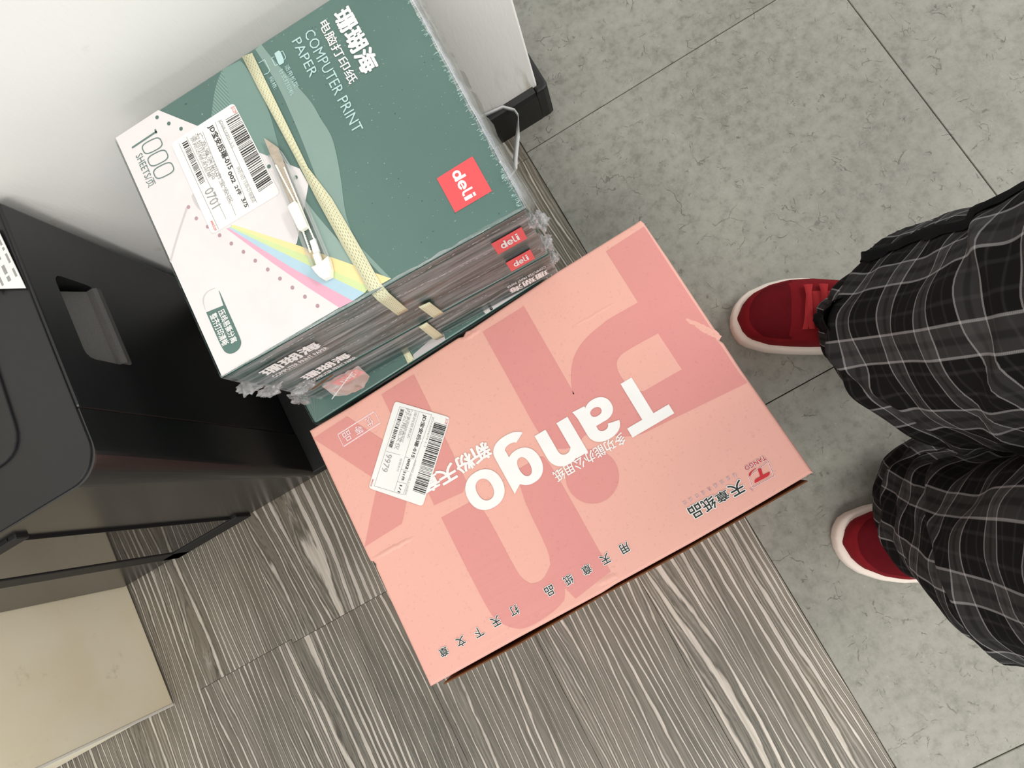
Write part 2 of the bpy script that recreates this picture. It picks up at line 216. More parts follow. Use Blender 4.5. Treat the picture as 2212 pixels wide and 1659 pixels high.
# ------------------------------------------------------------------ helpers
def lin(c):
    return tuple((x / 255 / 12.92) if x / 255 <= 0.04045 else ((x / 255 + 0.055) / 1.055) ** 2.4 for x in c) + (1,)
class NT:
    def __init__(s, name):
        s.m = bpy.data.materials.new(name); s.m.use_nodes = True; s.t = s.m.node_tree; s.n = s.t.nodes
        s.b = s.n['Principled BSDF']; s.out = s.n['Material Output']
    def new(s, typ, **kw):
        n = s.n.new(typ)
        for k, v in kw.items(): setattr(n, k, v)
        return n
    def put(s, sock, v):
        if isinstance(v, bpy.types.NodeSocket): s.t.links.new(v, sock)
        else: sock.default_value = v
    def math(s, op, a, b=0.0, c=0.0):
        n = s.new('ShaderNodeMath', operation=op)
        for i, v in enumerate((a, b, c)): s.put(n.inputs[i], v)
        return n.outputs[0]
    def vmath(s, op, a, b=(0, 0, 0)):
        n = s.new('ShaderNodeVectorMath', operation=op); s.put(n.inputs[0], a); s.put(n.inputs[1], b); return n.outputs[0]
    def noise(s, vec, scale, detail=4, rough=0.55, w=None, dist=0.0):
        n = s.new('ShaderNodeTexNoise'); 
        if w is not None: n.noise_dimensions = '4D'; s.put(n.inputs['W'], w)
        s.put(n.inputs['Vector'], vec); n.inputs['Scale'].default_value = scale; n.inputs['Detail'].default_value = detail
        n.inputs['Roughness'].default_value = rough; n.inputs['Distortion'].default_value = dist
        return n.outputs[0]
    def map(s, v, a, b, c=0.0, d=1.0, smooth=True):
        n = s.new('ShaderNodeMapRange', interpolation_type='SMOOTHSTEP' if smooth else 'LINEAR')
        s.put(n.inputs[0], v)
        for i, x in enumerate((a, b, c, d)): n.inputs[i + 1].default_value = x
        return n.outputs[0]
    def mix(s, f, a, b, mode='MIX'):
        n = s.new('ShaderNodeMix', data_type='RGBA', blend_type=mode)
        s.put(n.inputs[0], f); s.put(n.inputs[6], a); s.put(n.inputs[7], b); return n.outputs[2]
    def pos(s): return s.new('ShaderNodeNewGeometry').outputs['Position']
    def rnd(s): return s.new('ShaderNodeObjectInfo').outputs['Random']
    def bump(s, h, strength, dist=0.001):
        n = s.new('ShaderNodeBump'); n.inputs['Strength'].default_value = strength; n.inputs['Distance'].default_value = dist
        s.put(n.inputs['Height'], h); return n.outputs[0]
    def set(s, color=None, rough=None, metal=None, spec=None, normal=None):
        if color is not None: s.put(s.b.inputs['Base Color'], color)
        if rough is not None: s.put(s.b.inputs['Roughness'], rough)
        if metal is not None: s.put(s.b.inputs['Metallic'], metal)
        if spec is not None: s.put(s.b.inputs['Specular IOR Level'], spec)
        if normal is not None: s.put(s.b.inputs['Normal'], normal)
        return s.m
def plain(name, c, rough=0.6, spec=0.4, metal=0.0, vary=0.06, scale=40, bump=0.0, bscale=400):
    k = NT(name); p = k.pos()
    n = k.noise(p, scale, 3)
    L = lin(c)
    col = k.mix(n, tuple(x * (1 - vary) for x in L[:3]) + (1,), tuple(min(1, x * (1 + vary)) for x in L[:3]) + (1,))
    nr = k.bump(k.noise(p, bscale, 3), bump, 0.0006) if bump else None
    return k.set(col, rough, metal, spec, nr)
M = {}
M['white'] = plain('white_print', (232, 230, 228), 0.5)
M['palewhite'] = plain('pale_print', (232, 205, 208), 0.5)
M['black'] = plain('black_print', (24, 34, 32), 0.5)
M['red'] = plain('red_print', (190, 32, 44), 0.5)
M['redink'] = plain('red_ink', (205, 60, 66), 0.6)
M['ink'] = plain('thermal_black_ink', (45, 44, 44), 0.6)
M['greyink'] = plain('thermal_grey_ink', (150, 149, 147), 0.6)
M['mint'] = plain('mint_print', (176, 205, 203), 0.4)
M['darkgreen'] = plain('dark_green_print', (92, 118, 114), 0.4)
M['paper'] = plain('label_paper', (229, 228, 225), 0.5)
M['gwhite'] = plain('printed_white', (220, 214, 214), 0.42)
M['g_wave1'] = plain('wave_print_light', (128, 152, 144), 0.35)
M['g_wave0'] = plain('wave_print_mid', (115, 142, 134), 0.35)
M['g_wave2'] = plain('wave_print_pale', (140, 164, 156), 0.35)
M['mauve'] = plain('punch_hole_print', (172, 142, 148), 0.45)
M['foldgrey'] = plain('fold_print', (196, 190, 190), 0.45)
M['y'] = plain('yellow_print', (240, 214, 156), 0.4)
M['gr'] = plain('green_print', (200, 214, 158), 0.4)
M['bl'] = plain('blue_print', (172, 200, 214), 0.4)
M['pk'] = plain('pink_print', (220, 165, 185), 0.4)
M['logored'] = plain('logo_red', (228, 84, 88), 0.4)
M['pinkdark'] = None

# concrete look vinyl tile
def concrete():
    k = NT('concrete_tile'); p = k.pos(); r = k.math('MULTIPLY', k.rnd(), 40.0)
    n1 = k.noise(p, 5, 6, 0.62, r); n2 = k.noise(p, 62, 7, 0.72, r); n3 = k.noise(p, 240, 3, 0.6, r)
    col = k.mix(k.map(n1, 0.34, 0.68), lin((121, 120, 111)), lin((139, 138, 129)))
    col = k.mix(k.map(n2, 0.35, 0.7, 0, 0.5), col, lin((158, 157, 148)))
    col = k.mix(k.map(n2, 0.50, 0.28, 0, 0.55), col, lin((100, 99, 90)))
    col = k.mix(k.map(n3, 0.6, 0.8, 0, 0.25), col, lin((205, 205, 198)))
    # fine cracks: distorted cell edges, kept only in patches
    dn = k.new('ShaderNodeTexNoise'); k.put(dn.inputs['Vector'], p); dn.inputs['Scale'].default_value = 16; dn.inputs['Detail'].default_value = 5
    dv = k.vmath('ADD', p, k.vmath('MULTIPLY', k.vmath('SUBTRACT', dn.outputs['Color'], (0.5, 0.5, 0.5)), (0.085, 0.085, 0.085)))
    def crack(scale, wd, lo, hi, ms, off):
        v = k.new('ShaderNodeTexVoronoi', feature='DISTANCE_TO_EDGE', voronoi_dimensions='2D'); k.put(v.inputs['Vector'], k.vmath('ADD', dv, off)); v.inputs['Scale'].default_value = scale
        e = k.map(v.outputs['Distance'], wd, wd * 0.25)
        return k.math('MULTIPLY', e, k.map(k.noise(k.vmath('ADD', p, off), ms, 5, 0.6), lo, hi))
    c1 = crack(8, 0.009, 0.57, 0.64, 7, (3.1, 7.7, 0)); c2 = crack(26, 0.028, 0.56, 0.64, 26, (1.7, 2.2, 0)); c3 = crack(85, 0.08, 0.57, 0.66, 45, (9.7, 4.2, 0))
    c = k.math('MAXIMUM', c1, k.math('MAXIMUM', c2, c3))
    col = k.mix(k.math('MULTIPLY', c, 0.6), col, lin((70, 67, 58)))
    h = k.math('SUBTRACT', k.math('MULTIPLY', n2, 0.5), c)
    return k.set(col, k.map(n2, 0.3, 0.7, 0.42, 0.56), 0, 0.35, k.bump(h, 0.35, 0.0012))
M['tile'] = concrete()
def wood():
    k = NT('grey_wood_plank'); p = k.pos(); r = k.math('MULTIPLY', k.rnd(), 60.0)
    sx = k.new('ShaderNodeSeparateXYZ'); k.put(sx.inputs[0], p)
    x, y = sx.outputs[0], sx.outputs[1]
    def v3(a, b):
        c = k.new('ShaderNodeCombineXYZ'); k.put(c.inputs[0], k.math('MULTIPLY', x, a)); k.put(c.inputs[1], k.math('MULTIPLY', y, b)); return c.outputs[0]
    big = k.noise(v3(6.5, 0.9), 1.0, 2, 0.45, r)
    mid = k.noise(v3(26.0, 3.2), 1.0, 3, 0.5, r)
    fine = k.noise(v3(120.0, 16.0), 1.0, 3, 0.6, r)
    ph = k.math('ADD', k.math('MULTIPLY', x, 84.0), k.math('ADD', k.math('MULTIPLY', big, 13.0), k.math('ADD', k.math('MULTIPLY', mid, 1.5), k.math('MULTIPLY', fine, 0.45))))
    fr = k.math('FRACT', ph)
    wd = k.map(k.noise(v3(18.0, 3.2), 1.0, 2, 0.5, k.math('ADD', r, 9.0)), 0.35, 0.74, 0.05, 0.21)
    tri = k.math('ABSOLUTE', k.math('SUBTRACT', fr, 0.5))
    line = k.math('MULTIPLY', k.map(k.math('SUBTRACT', wd, tri), -0.035, 0.06), 1.0)
    dk = k.map(k.math('SUBTRACT', tri, wd), 0.02, 0.16)
    streak = k.noise(v3(420.0, 14.0), 1.0, 4, 0.7, r)
    base = k.mix(k.map(streak, 0.3, 0.7), lin((84, 81, 73)), lin((124, 119, 110)))
    base = k.mix(k.map(k.noise(p, 3.0, 2), 0.35, 0.65, 0, 0.45), base, lin((122, 111, 95)))
    ph2 = k.math('FRACT', k.math('MULTIPLY', ph, 3.0))
    l2 = k.math('MULTIPLY', k.map(k.math('ABSOLUTE', k.math('SUBTRACT', ph2, 0.5)), 0.24, 0.08), k.map(mid, 0.42, 0.6))
    base = k.mix(k.math('MULTIPLY', l2, 0.65), base, lin((158, 151, 140)))
    base = k.mix(k.math('MULTIPLY', k.map(k.math('ABSOLUTE', k.math('SUBTRACT', tri, k.math('ADD', wd, 0.06))), 0.05, 0.0), 0.55), base, lin((70, 67, 60)))
    ph3 = k.math('FRACT', k.math('ADD', k.math('MULTIPLY', ph, 5.0), k.math('MULTIPLY', fine, 1.5)))
    l3 = k.math('MULTIPLY', k.map(k.math('ABSOLUTE', k.math('SUBTRACT', ph3, 0.5)), 0.2, 0.06), k.map(k.noise(v3(30.0, 4.0), 1.0, 2, 0.5, k.math('ADD', r, 4.0)), 0.4, 0.6))
    base = k.mix(k.math('MULTIPLY', l3, 0.6), base, lin((62, 60, 53)))
    warm = k.mix(k.map(streak, 0.3, 0.7), lin((168, 161, 150)), lin((202, 194, 184)))
    col = k.mix(line, base, warm)
    h = k.math('ADD', k.math('MULTIPLY', line, 1.0), k.math('MULTIPLY', streak, 0.35))
    return k.set(col, 0.5, 0, 0.3, k.bump(h, 0.4, 0.0008))
M['wood'] = wood()
M['sub'] = plain('dark_joint', (52, 48, 42), 0.9)
def wallmat():
    k = NT('painted_plaster'); p = k.pos()
    col = k.mix(k.map(k.noise(p, 2.5, 4), 0.4, 0.75, 0, 0.5), lin((246, 245, 243)), lin((240, 237, 229)))
    st = k.math('MULTIPLY', k.map(k.noise(p, 13, 6, 0.65), 0.64, 0.74), 0.35)
    col = k.mix(st, col, lin((196, 178, 140)))
    zs = k.new('ShaderNodeSeparateXYZ'); k.put(zs.inputs[0], p)
    sm = k.new('ShaderNodeMapping'); k.put(sm.inputs[0], p); sm.inputs[3].default_value = (70, 70, 9)
    scuff = k.math('MULTIPLY', k.map(k.noise(sm.outputs[0], 1.0, 4, 0.6), 0.5, 0.68), k.map(zs.outputs[2], 0.17, 0.075))
    col = k.mix(k.math('MULTIPLY', scuff, 0.5), col, lin((172, 158, 138)))
    stx = k.new('ShaderNodeMapping'); k.put(stx.inputs[0], p); stx.inputs[3].default_value = (1, 1, 0.25)
    h = k.noise(stx.outputs[0], 260, 4, 0.6)
    return k.set(col, 0.7, 0, 0.25, k.bump(h, 0.25, 0.001))
M['wall'] = wallmat()
M['skirt'] = plain('black_skirting_plastic', (30, 30, 29), 0.45, 0.4, vary=0.2, scale=60, bump=0.1)
def creammat():
    k = NT('cream_laminate'); p = k.pos()
    col = k.mix(k.map(k.noise(p, 6, 5), 0.4, 0.7), lin((238, 229, 204)), lin((232, 220, 190)))
    col = k.mix(k.math('MULTIPLY', k.map(k.noise(p, 22, 7, 0.7), 0.58, 0.7), 0.4), col, lin((186, 172, 140)))
    return k.set(col, 0.5, 0, 0.35)
M['cream'] = creammat()
M['creamedge'] = plain('cream_edge_band', (226, 222, 212), 0.4)
M['shell'] = plain('black_shell_plastic', (24, 24, 25), 0.36, 0.5, vary=0.08, scale=200, bump=0.12, bscale=1500)
M['shellfront'] = plain('black_front_plastic', (27, 26, 26), 0.24, 0.75, vary=0.05)
M['glass'] = plain('dark_glossy_window', (26, 24, 24), 0.05, 0.9, vary=0.02)
M['handlegrey'] = plain('textured_handle_plastic', (84, 82, 80), 0.6, 0.4, vary=0.25, scale=500, bump=0.3, bscale=1200)
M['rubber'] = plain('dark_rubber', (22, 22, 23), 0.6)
def pinkmat(name, c, c2):
    k = NT(name); p = k.pos()
    col = k.mix(k.map(k.noise(p, 3.5, 3), 0.35, 0.65), lin(c), lin(c2))
    col = k.mix(k.map(k.noise(p, 330, 2), 0.62, 0.72, 0, 0.14), col, lin((150, 90, 84)))
    mp = k.new('ShaderNodeMapping'); k.put(mp.inputs[0], p); mp.inputs[3].default_value = (0.045, 1, 1)
    ribs = k.noise(mp.outputs[0], 120, 2, 0.5)
    amp = k.map(k.noise(p, 5, 2), 0.45, 0.65)
    h = k.math('ADD', k.math('MULTIPLY', ribs, k.math('ADD', amp, 0.25)), k.math('MULTIPLY', k.noise(p, 500, 2), 0.12))
    return k.set(col, 0.5, 0, 0.3, k.bump(h, 0.3, 0.0011))
M['pink'] = pinkmat('pink_card', (224, 169, 155), (223, 166, 154))
M['pinkdark'] = pinkmat('pink_card_print', (211, 143, 136), (210, 139, 135))
M['kraft'] = plain('kraft_cardboard', (112, 74, 44), 0.8, 0.2, vary=0.25, scale=300)
M['kraftdark'] = plain('kraft_inside', (70, 48, 32), 0.9, 0.1, vary=0.2, scale=150)
def greenmat():
    k = NT('green_card'); p = k.pos()
    col = k.mix(k.map(k.noise(p, 4, 3), 0.3, 0.7), lin((82, 109, 103)), lin((91, 118, 111)))
    sp = k.map(k.noise(p, 420, 1), 0.74, 0.79)
    col = k.mix(k.math('MULTIPLY', sp, 0.5), col, lin((170, 190, 184)))
    col = k.mix(k.math('MULTIPLY', k.map(k.noise(k.vmath('ADD', p, (5.0, 3.0, 1.0)), 300, 1), 0.775, 0.80), 0.8), col, lin((26, 62, 56)))
    return k.set(col, 0.3, 0, 0.4, k.bump(k.noise(p, 60, 3), 0.04, 0.001))
M['green'] = greenmat()
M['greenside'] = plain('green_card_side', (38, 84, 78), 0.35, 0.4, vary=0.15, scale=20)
def linesmat():
    k = NT('wave_lines_print'); p = k.pos()
    sx = k.new('ShaderNodeSeparateXYZ'); k.put(sx.inputs[0], p)
    fr = k.math('FRACT', k.math('MULTIPLY', k.math('ADD', sx.outputs[0], k.math('MULTIPLY', sx.outputs[1], 0.25)), 420.0))
    return k.set(k.mix(k.map(fr, 0.3, 0.6), lin((96, 124, 116)), lin((126, 152, 144))), 0.35, 0, 0.4)
M['lines'] = linesmat()
def strapmat():
    k = NT('woven_strap'); uv = k.new('ShaderNodeTexCoord').outputs['UV']
    br = k.new('ShaderNodeTexBrick'); k.put(br.inputs[0], uv)
    mp = k.new('ShaderNodeMapping'); k.put(mp.inputs[0], uv); mp.inputs[2].default_value = (0, 0, 0.5)
    t = k.new('ShaderNodeSeparateXYZ'); k.put(t.inputs[0], uv)
    u, v = t.outputs[0], t.outputs[1]      # u 0..1 across, v metres along
    row = k.math('FLOOR', k.math('MULTIPLY', u, 7.0))
    du = k.math('ABSOLUTE', k.math('SUBTRACT', k.math('FRACT', k.math('MULTIPLY', u, 7.0)), 0.5))
    dv = k.math('ABSOLUTE', k.math('SUBTRACT', k.math('FRACT', k.math('ADD', k.math('MULTIPLY', v, 240.0), k.math('ADD', k.math('MULTIPLY', row, 0.37), k.math('MULTIPLY', u, 1.2)))), 0.5))
    d = k.math('ADD', k.math('MULTIPLY', du, 1.5), k.math('MULTIPLY', dv, 0.9))
    inside = k.math('MULTIPLY', k.map(k.math('ABSOLUTE', k.math('SUBTRACT', u, 0.5)), 0.43, 0.40), 1.0)
    dot = k.math('MULTIPLY', k.map(d, 0.42, 0.2), inside)
    col = k.mix(dot, lin((216, 214, 180)), lin((158, 152, 124)))
    return k.set(col, 0.5, 0, 0.35, k.bump(k.math('SUBTRACT', 1.0, dot), 0.5, 0.0006))
M['strap'] = strapmat()
def filmmat(name, haze, base, streak=(9, 160, 160), top=0.75, bs=0.9):
    k = NT(name); k.n.remove(k.b); p = k.pos()
    mp = k.new('ShaderNodeMapping'); k.put(mp.inputs[0], p); mp.inputs[3].default_value = streak
    n = k.noise(mp.outputs[0], 1.0, 5, 0.65, dist=0.6)
    n2 = k.noise(p, 190, 4, 0.6)
    nr = k.bump(k.math('ADD', n, k.math('MULTIPLY', n2, 0.35)), bs, 0.004)
    tr = k.new('ShaderNodeBsdfTransparent'); tr.inputs[0].default_value = (0.95, 0.955, 0.955, 1)
    gl = k.new('ShaderNodeBsdfGlossy'); gl.inputs[0].default_value = (1, 1, 1, 1); gl.inputs['Roughness'].default_value = 0.12; k.put(gl.inputs['Normal'], nr)
    df = k.new('ShaderNodeBsdfDiffuse'); df.inputs[0].default_value = (0.85, 0.86, 0.87, 1)
    lw = k.new('ShaderNodeLayerWeight'); lw.inputs[0].default_value = 0.35; k.put(lw.inputs['Normal'], nr)
    f = k.math('ADD', k.map(lw.outputs['Fresnel'], 0.02, 0.75, base, top, False), k.math('MULTIPLY', k.map(n, 0.56, 0.72), 0.16))
    m1 = k.new('ShaderNodeMixShader'); k.put(m1.inputs[0], f); k.t.links.new(tr.outputs[0], m1.inputs[1]); k.t.links.new(gl.outputs[0], m1.inputs[2])
    m2 = k.new('ShaderNodeMixShader'); k.put(m2.inputs[0], k.math('MULTIPLY', k.map(n, 0.35, 0.75), haze)); k.t.links.new(m1.outputs[0], m2.inputs[1]); k.t.links.new(df.outputs[0], m2.inputs[2])
    k.t.links.new(m2.outputs[0], k.out.inputs[0]); return k.m
M['film'] = filmmat('clear_shrink_film', 0.27, 0.03, (7, 110, 130), 0.55, 0.45)
M['filmwhite'] = filmmat('crumpled_shrink_film', 0.30, 0.10, (140, 140, 140), 0.6, 0.9)
M['filmflap'] = filmmat('hazy_film_edge', 0.16, 0.05, (90, 5, 90), 0.5, 0.3)
def clearplastic():
    k = NT('clear_plastic'); k.n.remove(k.b)
    tr = k.new('ShaderNodeBsdfTransparent'); tr.inputs[0].default_value = (0.96, 0.97, 0.97, 1)
    gl = k.new('ShaderNodeBsdfGlossy'); gl.inputs['Roughness'].default_value = 0.08
    df = k.new('ShaderNodeBsdfDiffuse'); df.inputs[0].default_value = (0.93, 0.92, 0.91, 1)
    lw = k.new('ShaderNodeLayerWeight'); lw.inputs[0].default_value = 0.3
    m1 = k.new('ShaderNodeMixShader'); k.put(m1.inputs[0], k.map(lw.outputs['Facing'], 0.2, 0.95, 0.04, 0.6, False)); k.t.links.new(tr.outputs[0], m1.inputs[1]); k.t.links.new(gl.outputs[0], m1.inputs[2])
    m2 = k.new('ShaderNodeMixShader'); k.put(m2.inputs[0], k.map(lw.outputs['Facing'], 0.3, 0.95, 0.05, 0.7, False)); k.t.links.new(m1.outputs[0], m2.inputs[1]); k.t.links.new(df.outputs[0], m2.inputs[2])
    k.t.links.new(m2.outputs[0], k.out.inputs[0]); return k.m
M['clear'] = clearplastic()
M['ivory'] = plain('ivory_plastic', (243, 240, 228), 0.4, 0.4)
M['steel'] = plain('worn_steel_blade', (186, 174, 158), 0.5, 0.5, 0.35, vary=0.35, scale=170)
M['cable'] = plain('white_strap_plastic', (206, 206, 206), 0.4)
M['suede'] = plain('red_suede', (116, 20, 27), 0.85, 0.15, vary=0.22, scale=70, bump=0.3, bscale=1500)
M['suededark'] = plain('dark_red_suede', (88, 15, 22), 0.9, 0.1, vary=0.22, scale=70, bump=0.3, bscale=1500)
M['lace'] = plain('red_lace', (162, 42, 46), 0.8, 0.2, vary=0.1, scale=300)
M['soleM'] = plain('off_white_rubber', (226, 214, 202), 0.6, 0.3, vary=0.06, scale=60)
M['skin'] = plain('skin', (214, 170, 146), 0.6)
M['blackcloth'] = plain('black_tape_cloth', (17, 17, 18), 0.9, 0.1, vary=0.3, scale=400, bump=0.6, bscale=700)
def plaid():
    k = NT('plaid_cloth'); uv = k.new('ShaderNodeTexCoord').outputs['UV']
    s = k.new('ShaderNodeSeparateXYZ'); k.put(s.inputs[0], uv)
    P = 0.066
    def axis(c):
        f = k.math('FRACT', k.math('MULTIPLY', c, 1 / P))
        line = k.math('MAXIMUM', k.map(k.math('ABSOLUTE', k.math('SUBTRACT', f, 0.12)), 0.020, 0.009), k.map(k.math('ABSOLUTE', k.math('SUBTRACT', f, 0.47)), 0.020, 0.009))
        band = k.map(k.math('ABSOLUTE', k.math('SUBTRACT', f, 0.295)), 0.18, 0.16)
        core = k.map(k.math('ABSOLUTE', k.math('SUBTRACT', f, 0.295)), 0.06, 0.02)
        faint = k.math('ADD', k.map(k.math('ABSOLUTE', k.math('SUBTRACT', f, 0.63)), 0.03, 0.01), k.map(k.math('ABSOLUTE', k.math('SUBTRACT', f, 0.90)), 0.03, 0.01))
        return line, k.math('SUBTRACT', band, k.math('MULTIPLY', core, 0.55)), faint
    lu, bu, fu = axis(s.outputs[0]); lv, bv, fv = axis(s.outputs[1])
    tw = k.math('FRACT', k.math('MULTIPLY', k.math('ADD', s.outputs[0], s.outputs[1]), 620.0))
    tw2 = k.map(k.math('ABSOLUTE', k.math('SUBTRACT', tw, 0.5)), 0.1, 0.4, 0.7, 1.0)
    val = k.math('ADD', 0.0105, k.math('ADD', k.math('MULTIPLY', k.math('ADD', bu, bv), 0.027), k.math('MULTIPLY', k.math('ADD', fu, fv), 0.011)))
    val = k.math('ADD', val, k.math('MULTIPLY', k.math('ADD', lu, lv), k.math('MULTIPLY', tw2, 0.22)))
    cc = k.new('ShaderNodeCombineColor'); k.put(cc.inputs[0], val); k.put(cc.inputs[1], k.math('MULTIPLY', val, 0.97)); k.put(cc.inputs[2], k.math('MULTIPLY', val, 0.95))
    return k.set(cc.outputs[0], 0.9, 0, 0.05, k.bump(tw, 0.15, 0.0004))
M['plaid'] = plaid()

WORLD = {}
def tag(o, label=None, cat=None, group=None, kind=None):
    if label: o['label'] = label
    if cat: o['category'] = cat
    if group: o['group'] = group
    if kind: o['kind'] = kind
    return o
def empty(name, loc, label=None, cat=None, group=None, kind=None):
    o = bpy.data.objects.new(name, None); COL.objects.link(o); o.location = loc; o.empty_display_size = 0.05
    WORLD[o] = Vector(loc); return tag(o, label, cat, group, kind)
def mesh(name, V, F, mat, parent=None, smooth=False, uv=None, loc=None):
    """one mesh object; V in world metres"""
    org = WORLD[parent] if parent else Vector(loc or (0, 0, 0))
    me = bpy.data.meshes.new(name)
    me.from_pydata([(v[0] - org.x, v[1] - org.y, v[2] - org.z) for v in V], [], F)
    for m in (mat if isinstance(mat, list) else [mat]): me.materials.append(m)
    if uv is not None:
        ul = me.uv_layers.new(name='UVMap')
        for lp in me.loops: ul.data[lp.index].uv = uv[lp.vertex_index]
    if smooth: me.polygons.foreach_set('use_smooth', [True] * len(me.polygons))
    me.update()
    o = bpy.data.objects.new(name, me); COL.objects.link(o)
    if parent: o.parent = parent
    else: o.location = org
    WORLD[o] = org.copy(); return o
def frombm(name, bm, mat, parent=None, smooth=False, loc=None):
    bm.normal_update(); V = [tuple(v.co) for v in bm.verts]; bm.verts.index_update()
    F = [[v.index for v in f.verts] for f in bm.faces]; bm.free()
    return mesh(name, V, F, mat, parent, smooth, None, loc)
def boxbm(lo, hi, bevel=0.0, seg=2, bm=None):
    b = bmesh.new(); bmesh.ops.create_cube(b, size=1.0)
    for v in b.verts:
        v.co = Vector([(lo[i] + hi[i]) / 2 + v.co[i] * (hi[i] - lo[i]) for i in range(3)])
    if bevel: bmesh.ops.bevel(b, geom=list(b.edges), offset=bevel, segments=seg, profile=0.5, affect='EDGES')
    if bm is None: return b
    me = bpy.data.meshes.new('tmp'); b.to_mesh(me); b.free(); bm.from_mesh(me); bpy.data.meshes.remove(me); return bm
def box(name, lo, hi, mat, parent=None, bevel=0.002, seg=2, smooth=False, loc=None):
    return frombm(name, boxbm(lo, hi, bevel, seg), mat, parent, smooth, loc)
def prismbm(outline, z0, z1, bevel=0.0, seg=2, bevel_bottom=False):
    b = bmesh.new()
    a = sum(outline[i][0] * outline[(i + 1) % len(outline)][1] - outline[(i + 1) % len(outline)][0] * outline[i][1] for i in range(len(outline)))
    if a < 0: outline = outline[::-1]
    lo = [b.verts.new((x, y, z0)) for x, y in outline]; hi = [b.verts.new((x, y, z1)) for x, y in outline]
    n = len(outline)
    b.faces.new(hi); b.faces.new(lo[::-1])
    for i in range(n): b.faces.new((lo[i], lo[(i + 1) % n], hi[(i + 1) % n], hi[i]))
    b.normal_update()
    if bevel:
        es = [e for e in b.edges if all(v.co.z > (z0 + z1) / 2 for v in e.verts) or (bevel_bottom and all(v.co.z < (z0 + z1) / 2 for v in e.verts))]
        bmesh.ops.bevel(b, geom=es, offset=bevel, segments=seg, profile=0.5, affect='EDGES', clamp_overlap=True)
    return b
def prism(name, outline, z0, z1, mat, parent=None, bevel=0.0, seg=2, smooth=False):
    return frombm(name, prismbm(outline, z0, z1, bevel, seg), mat, parent, smooth)
def roundpoly(P, r, n=4):
    out = []
    for i in range(len(P)):
        a, b, c = Vector(P[i - 1]), Vector(P[i]), Vector(P[(i + 1) % len(P)])
        d1 = (a - b).normalized(); d2 = (c - b).normalized()
        p, q = b + d1 * r, b + d2 * r
        for j in range(n + 1):
            t = j / n; out.append(tuple((1 - t) ** 2 * p + 2 * t * (1 - t) * b + t * t * q))
    return out
# planes: (u, v) -> xyz
def topplane(z): return lambda u, v, e=0.0: (u, v, z + e)
class Print:
    """collects flat print shapes of one colour into one mesh"""
    def __init__(s, plane): s.V = []; s.F = []; s.p = plane
    def poly(s, loops, e):
        if not isinstance(loops[0][0], (tuple, list)): loops = [loops]
        flat = [q for l in loops for q in l]; b = len(s.V)
        tri = tessellate_polygon([[Vector((q[0], q[1], 0)) for q in l] for l in loops])
        s.V += [s.p(q[0], q[1], e) for q in flat]
        for t in tri:
            A, B, C = (flat[i] for i in t)
            if (B[0] - A[0]) * (C[1] - A[1]) - (B[1] - A[1]) * (C[0] - A[0]) < 0: t = (t[0], t[2], t[1])
            s.F.append([b + i for i in t])
        return s
    def line(s, P, w, e, closed=False):
        P = [Vector(q) for q in P]
        for i in range(len(P) - (0 if closed else 1)):
            a, c = P[i], P[(i + 1) % len(P)]; d = (c - a).normalized(); n = Vector((-d.y, d.x)) * w / 2; d = d * w / 2 if closed else d * 0
            s.poly([tuple(a - n - d), tuple(c - n + d), tuple(c + n + d), tuple(a + n - d)], e + (i % 2) * 0.00002)
        return s
    def disc(s, c, r, e, n=20, ry=None):
        return s.poly([(c[0] + r * math.cos(2 * math.pi * i / n), c[1] + (ry or r) * math.sin(2 * math.pi * i / n)) for i in range(n)], e)
    def text(s, body, bl, br, tl, bold, e, grow=0.0):
        bl, br, tl = Vector(bl), Vector(br), Vector(tl)
        if body in BOLD:
            for ch, x0, x1 in BOLD[body]:
                for n, loops in enumerate(glyph_shape(ch)):
                    q = [[tuple(bl + (br - bl) * (x0 + (x1 - x0) * u) + (tl - bl) * v) for u, v in l] for l in loops]
                    s.poly(q, e + n * 0.00002)
            return s
        V, T, bb = glyphs(body); x0, x1, y0, y1 = bb; b0 = max(0.0, bold); r = b0 + grow
        wx, wy = (x1 - x0) + 2 * b0, (y1 - y0) + 2 * b0
        X = (br - bl) / wx; Y = (tl - bl) / wy
        k = 12 if r > 0.02 else 8
        offs = [(0, 0)] + ([(r * math.cos(2 * math.pi * i / k), r * math.sin(2 * math.pi * i / k)) for i in range(k)] if r > 0 else [])
        for n, (ox, oy) in enumerate(offs):
            b = len(s.V); ez = e + n * 0.000012
            for x, y in V:
                q = bl + X * (x - x0 + b0 + ox) + Y * (y - y0 + b0 + oy); s.V.append(s.p(q.x, q.y, ez))
            s.F += [[b + i for i in f] for f in T]
        return s
    def build(s, name, mat, parent): return mesh(name, s.V, s.F, mat, parent)
_G = {}
def glyphs(body):
    if body not in _G:
        c = bpy.data.curves.new('t', 'FONT'); c.body = body; c.resolution_u = 3 if len(body) < 3 else 2
        o = bpy.data.objects.new('t', c); COL.objects.link(o); bpy.context.view_layer.update()
        m = bpy.data.meshes.new_from_object(o.evaluated_get(bpy.context.evaluated_depsgraph_get()))
        V = [(v.co.x, v.co.y) for v in m.vertices]; F = [list(f.vertices) for f in m.polygons]
        bpy.data.objects.remove(o); bpy.data.curves.remove(c); bpy.data.meshes.remove(m)
        F = [f if sum(V[f[i]][0] * V[f[(i + 1) % len(f)]][1] - V[f[(i + 1) % len(f)]][0] * V[f[i]][1] for i in range(len(f))) > 0 else f[::-1] for f in F]
        xs = [v[0] for v in V]; ys = [v[1] for v in V]
        _G[body] = (V, F, (min(xs), max(xs), min(ys), max(ys)))
    return _G[body]
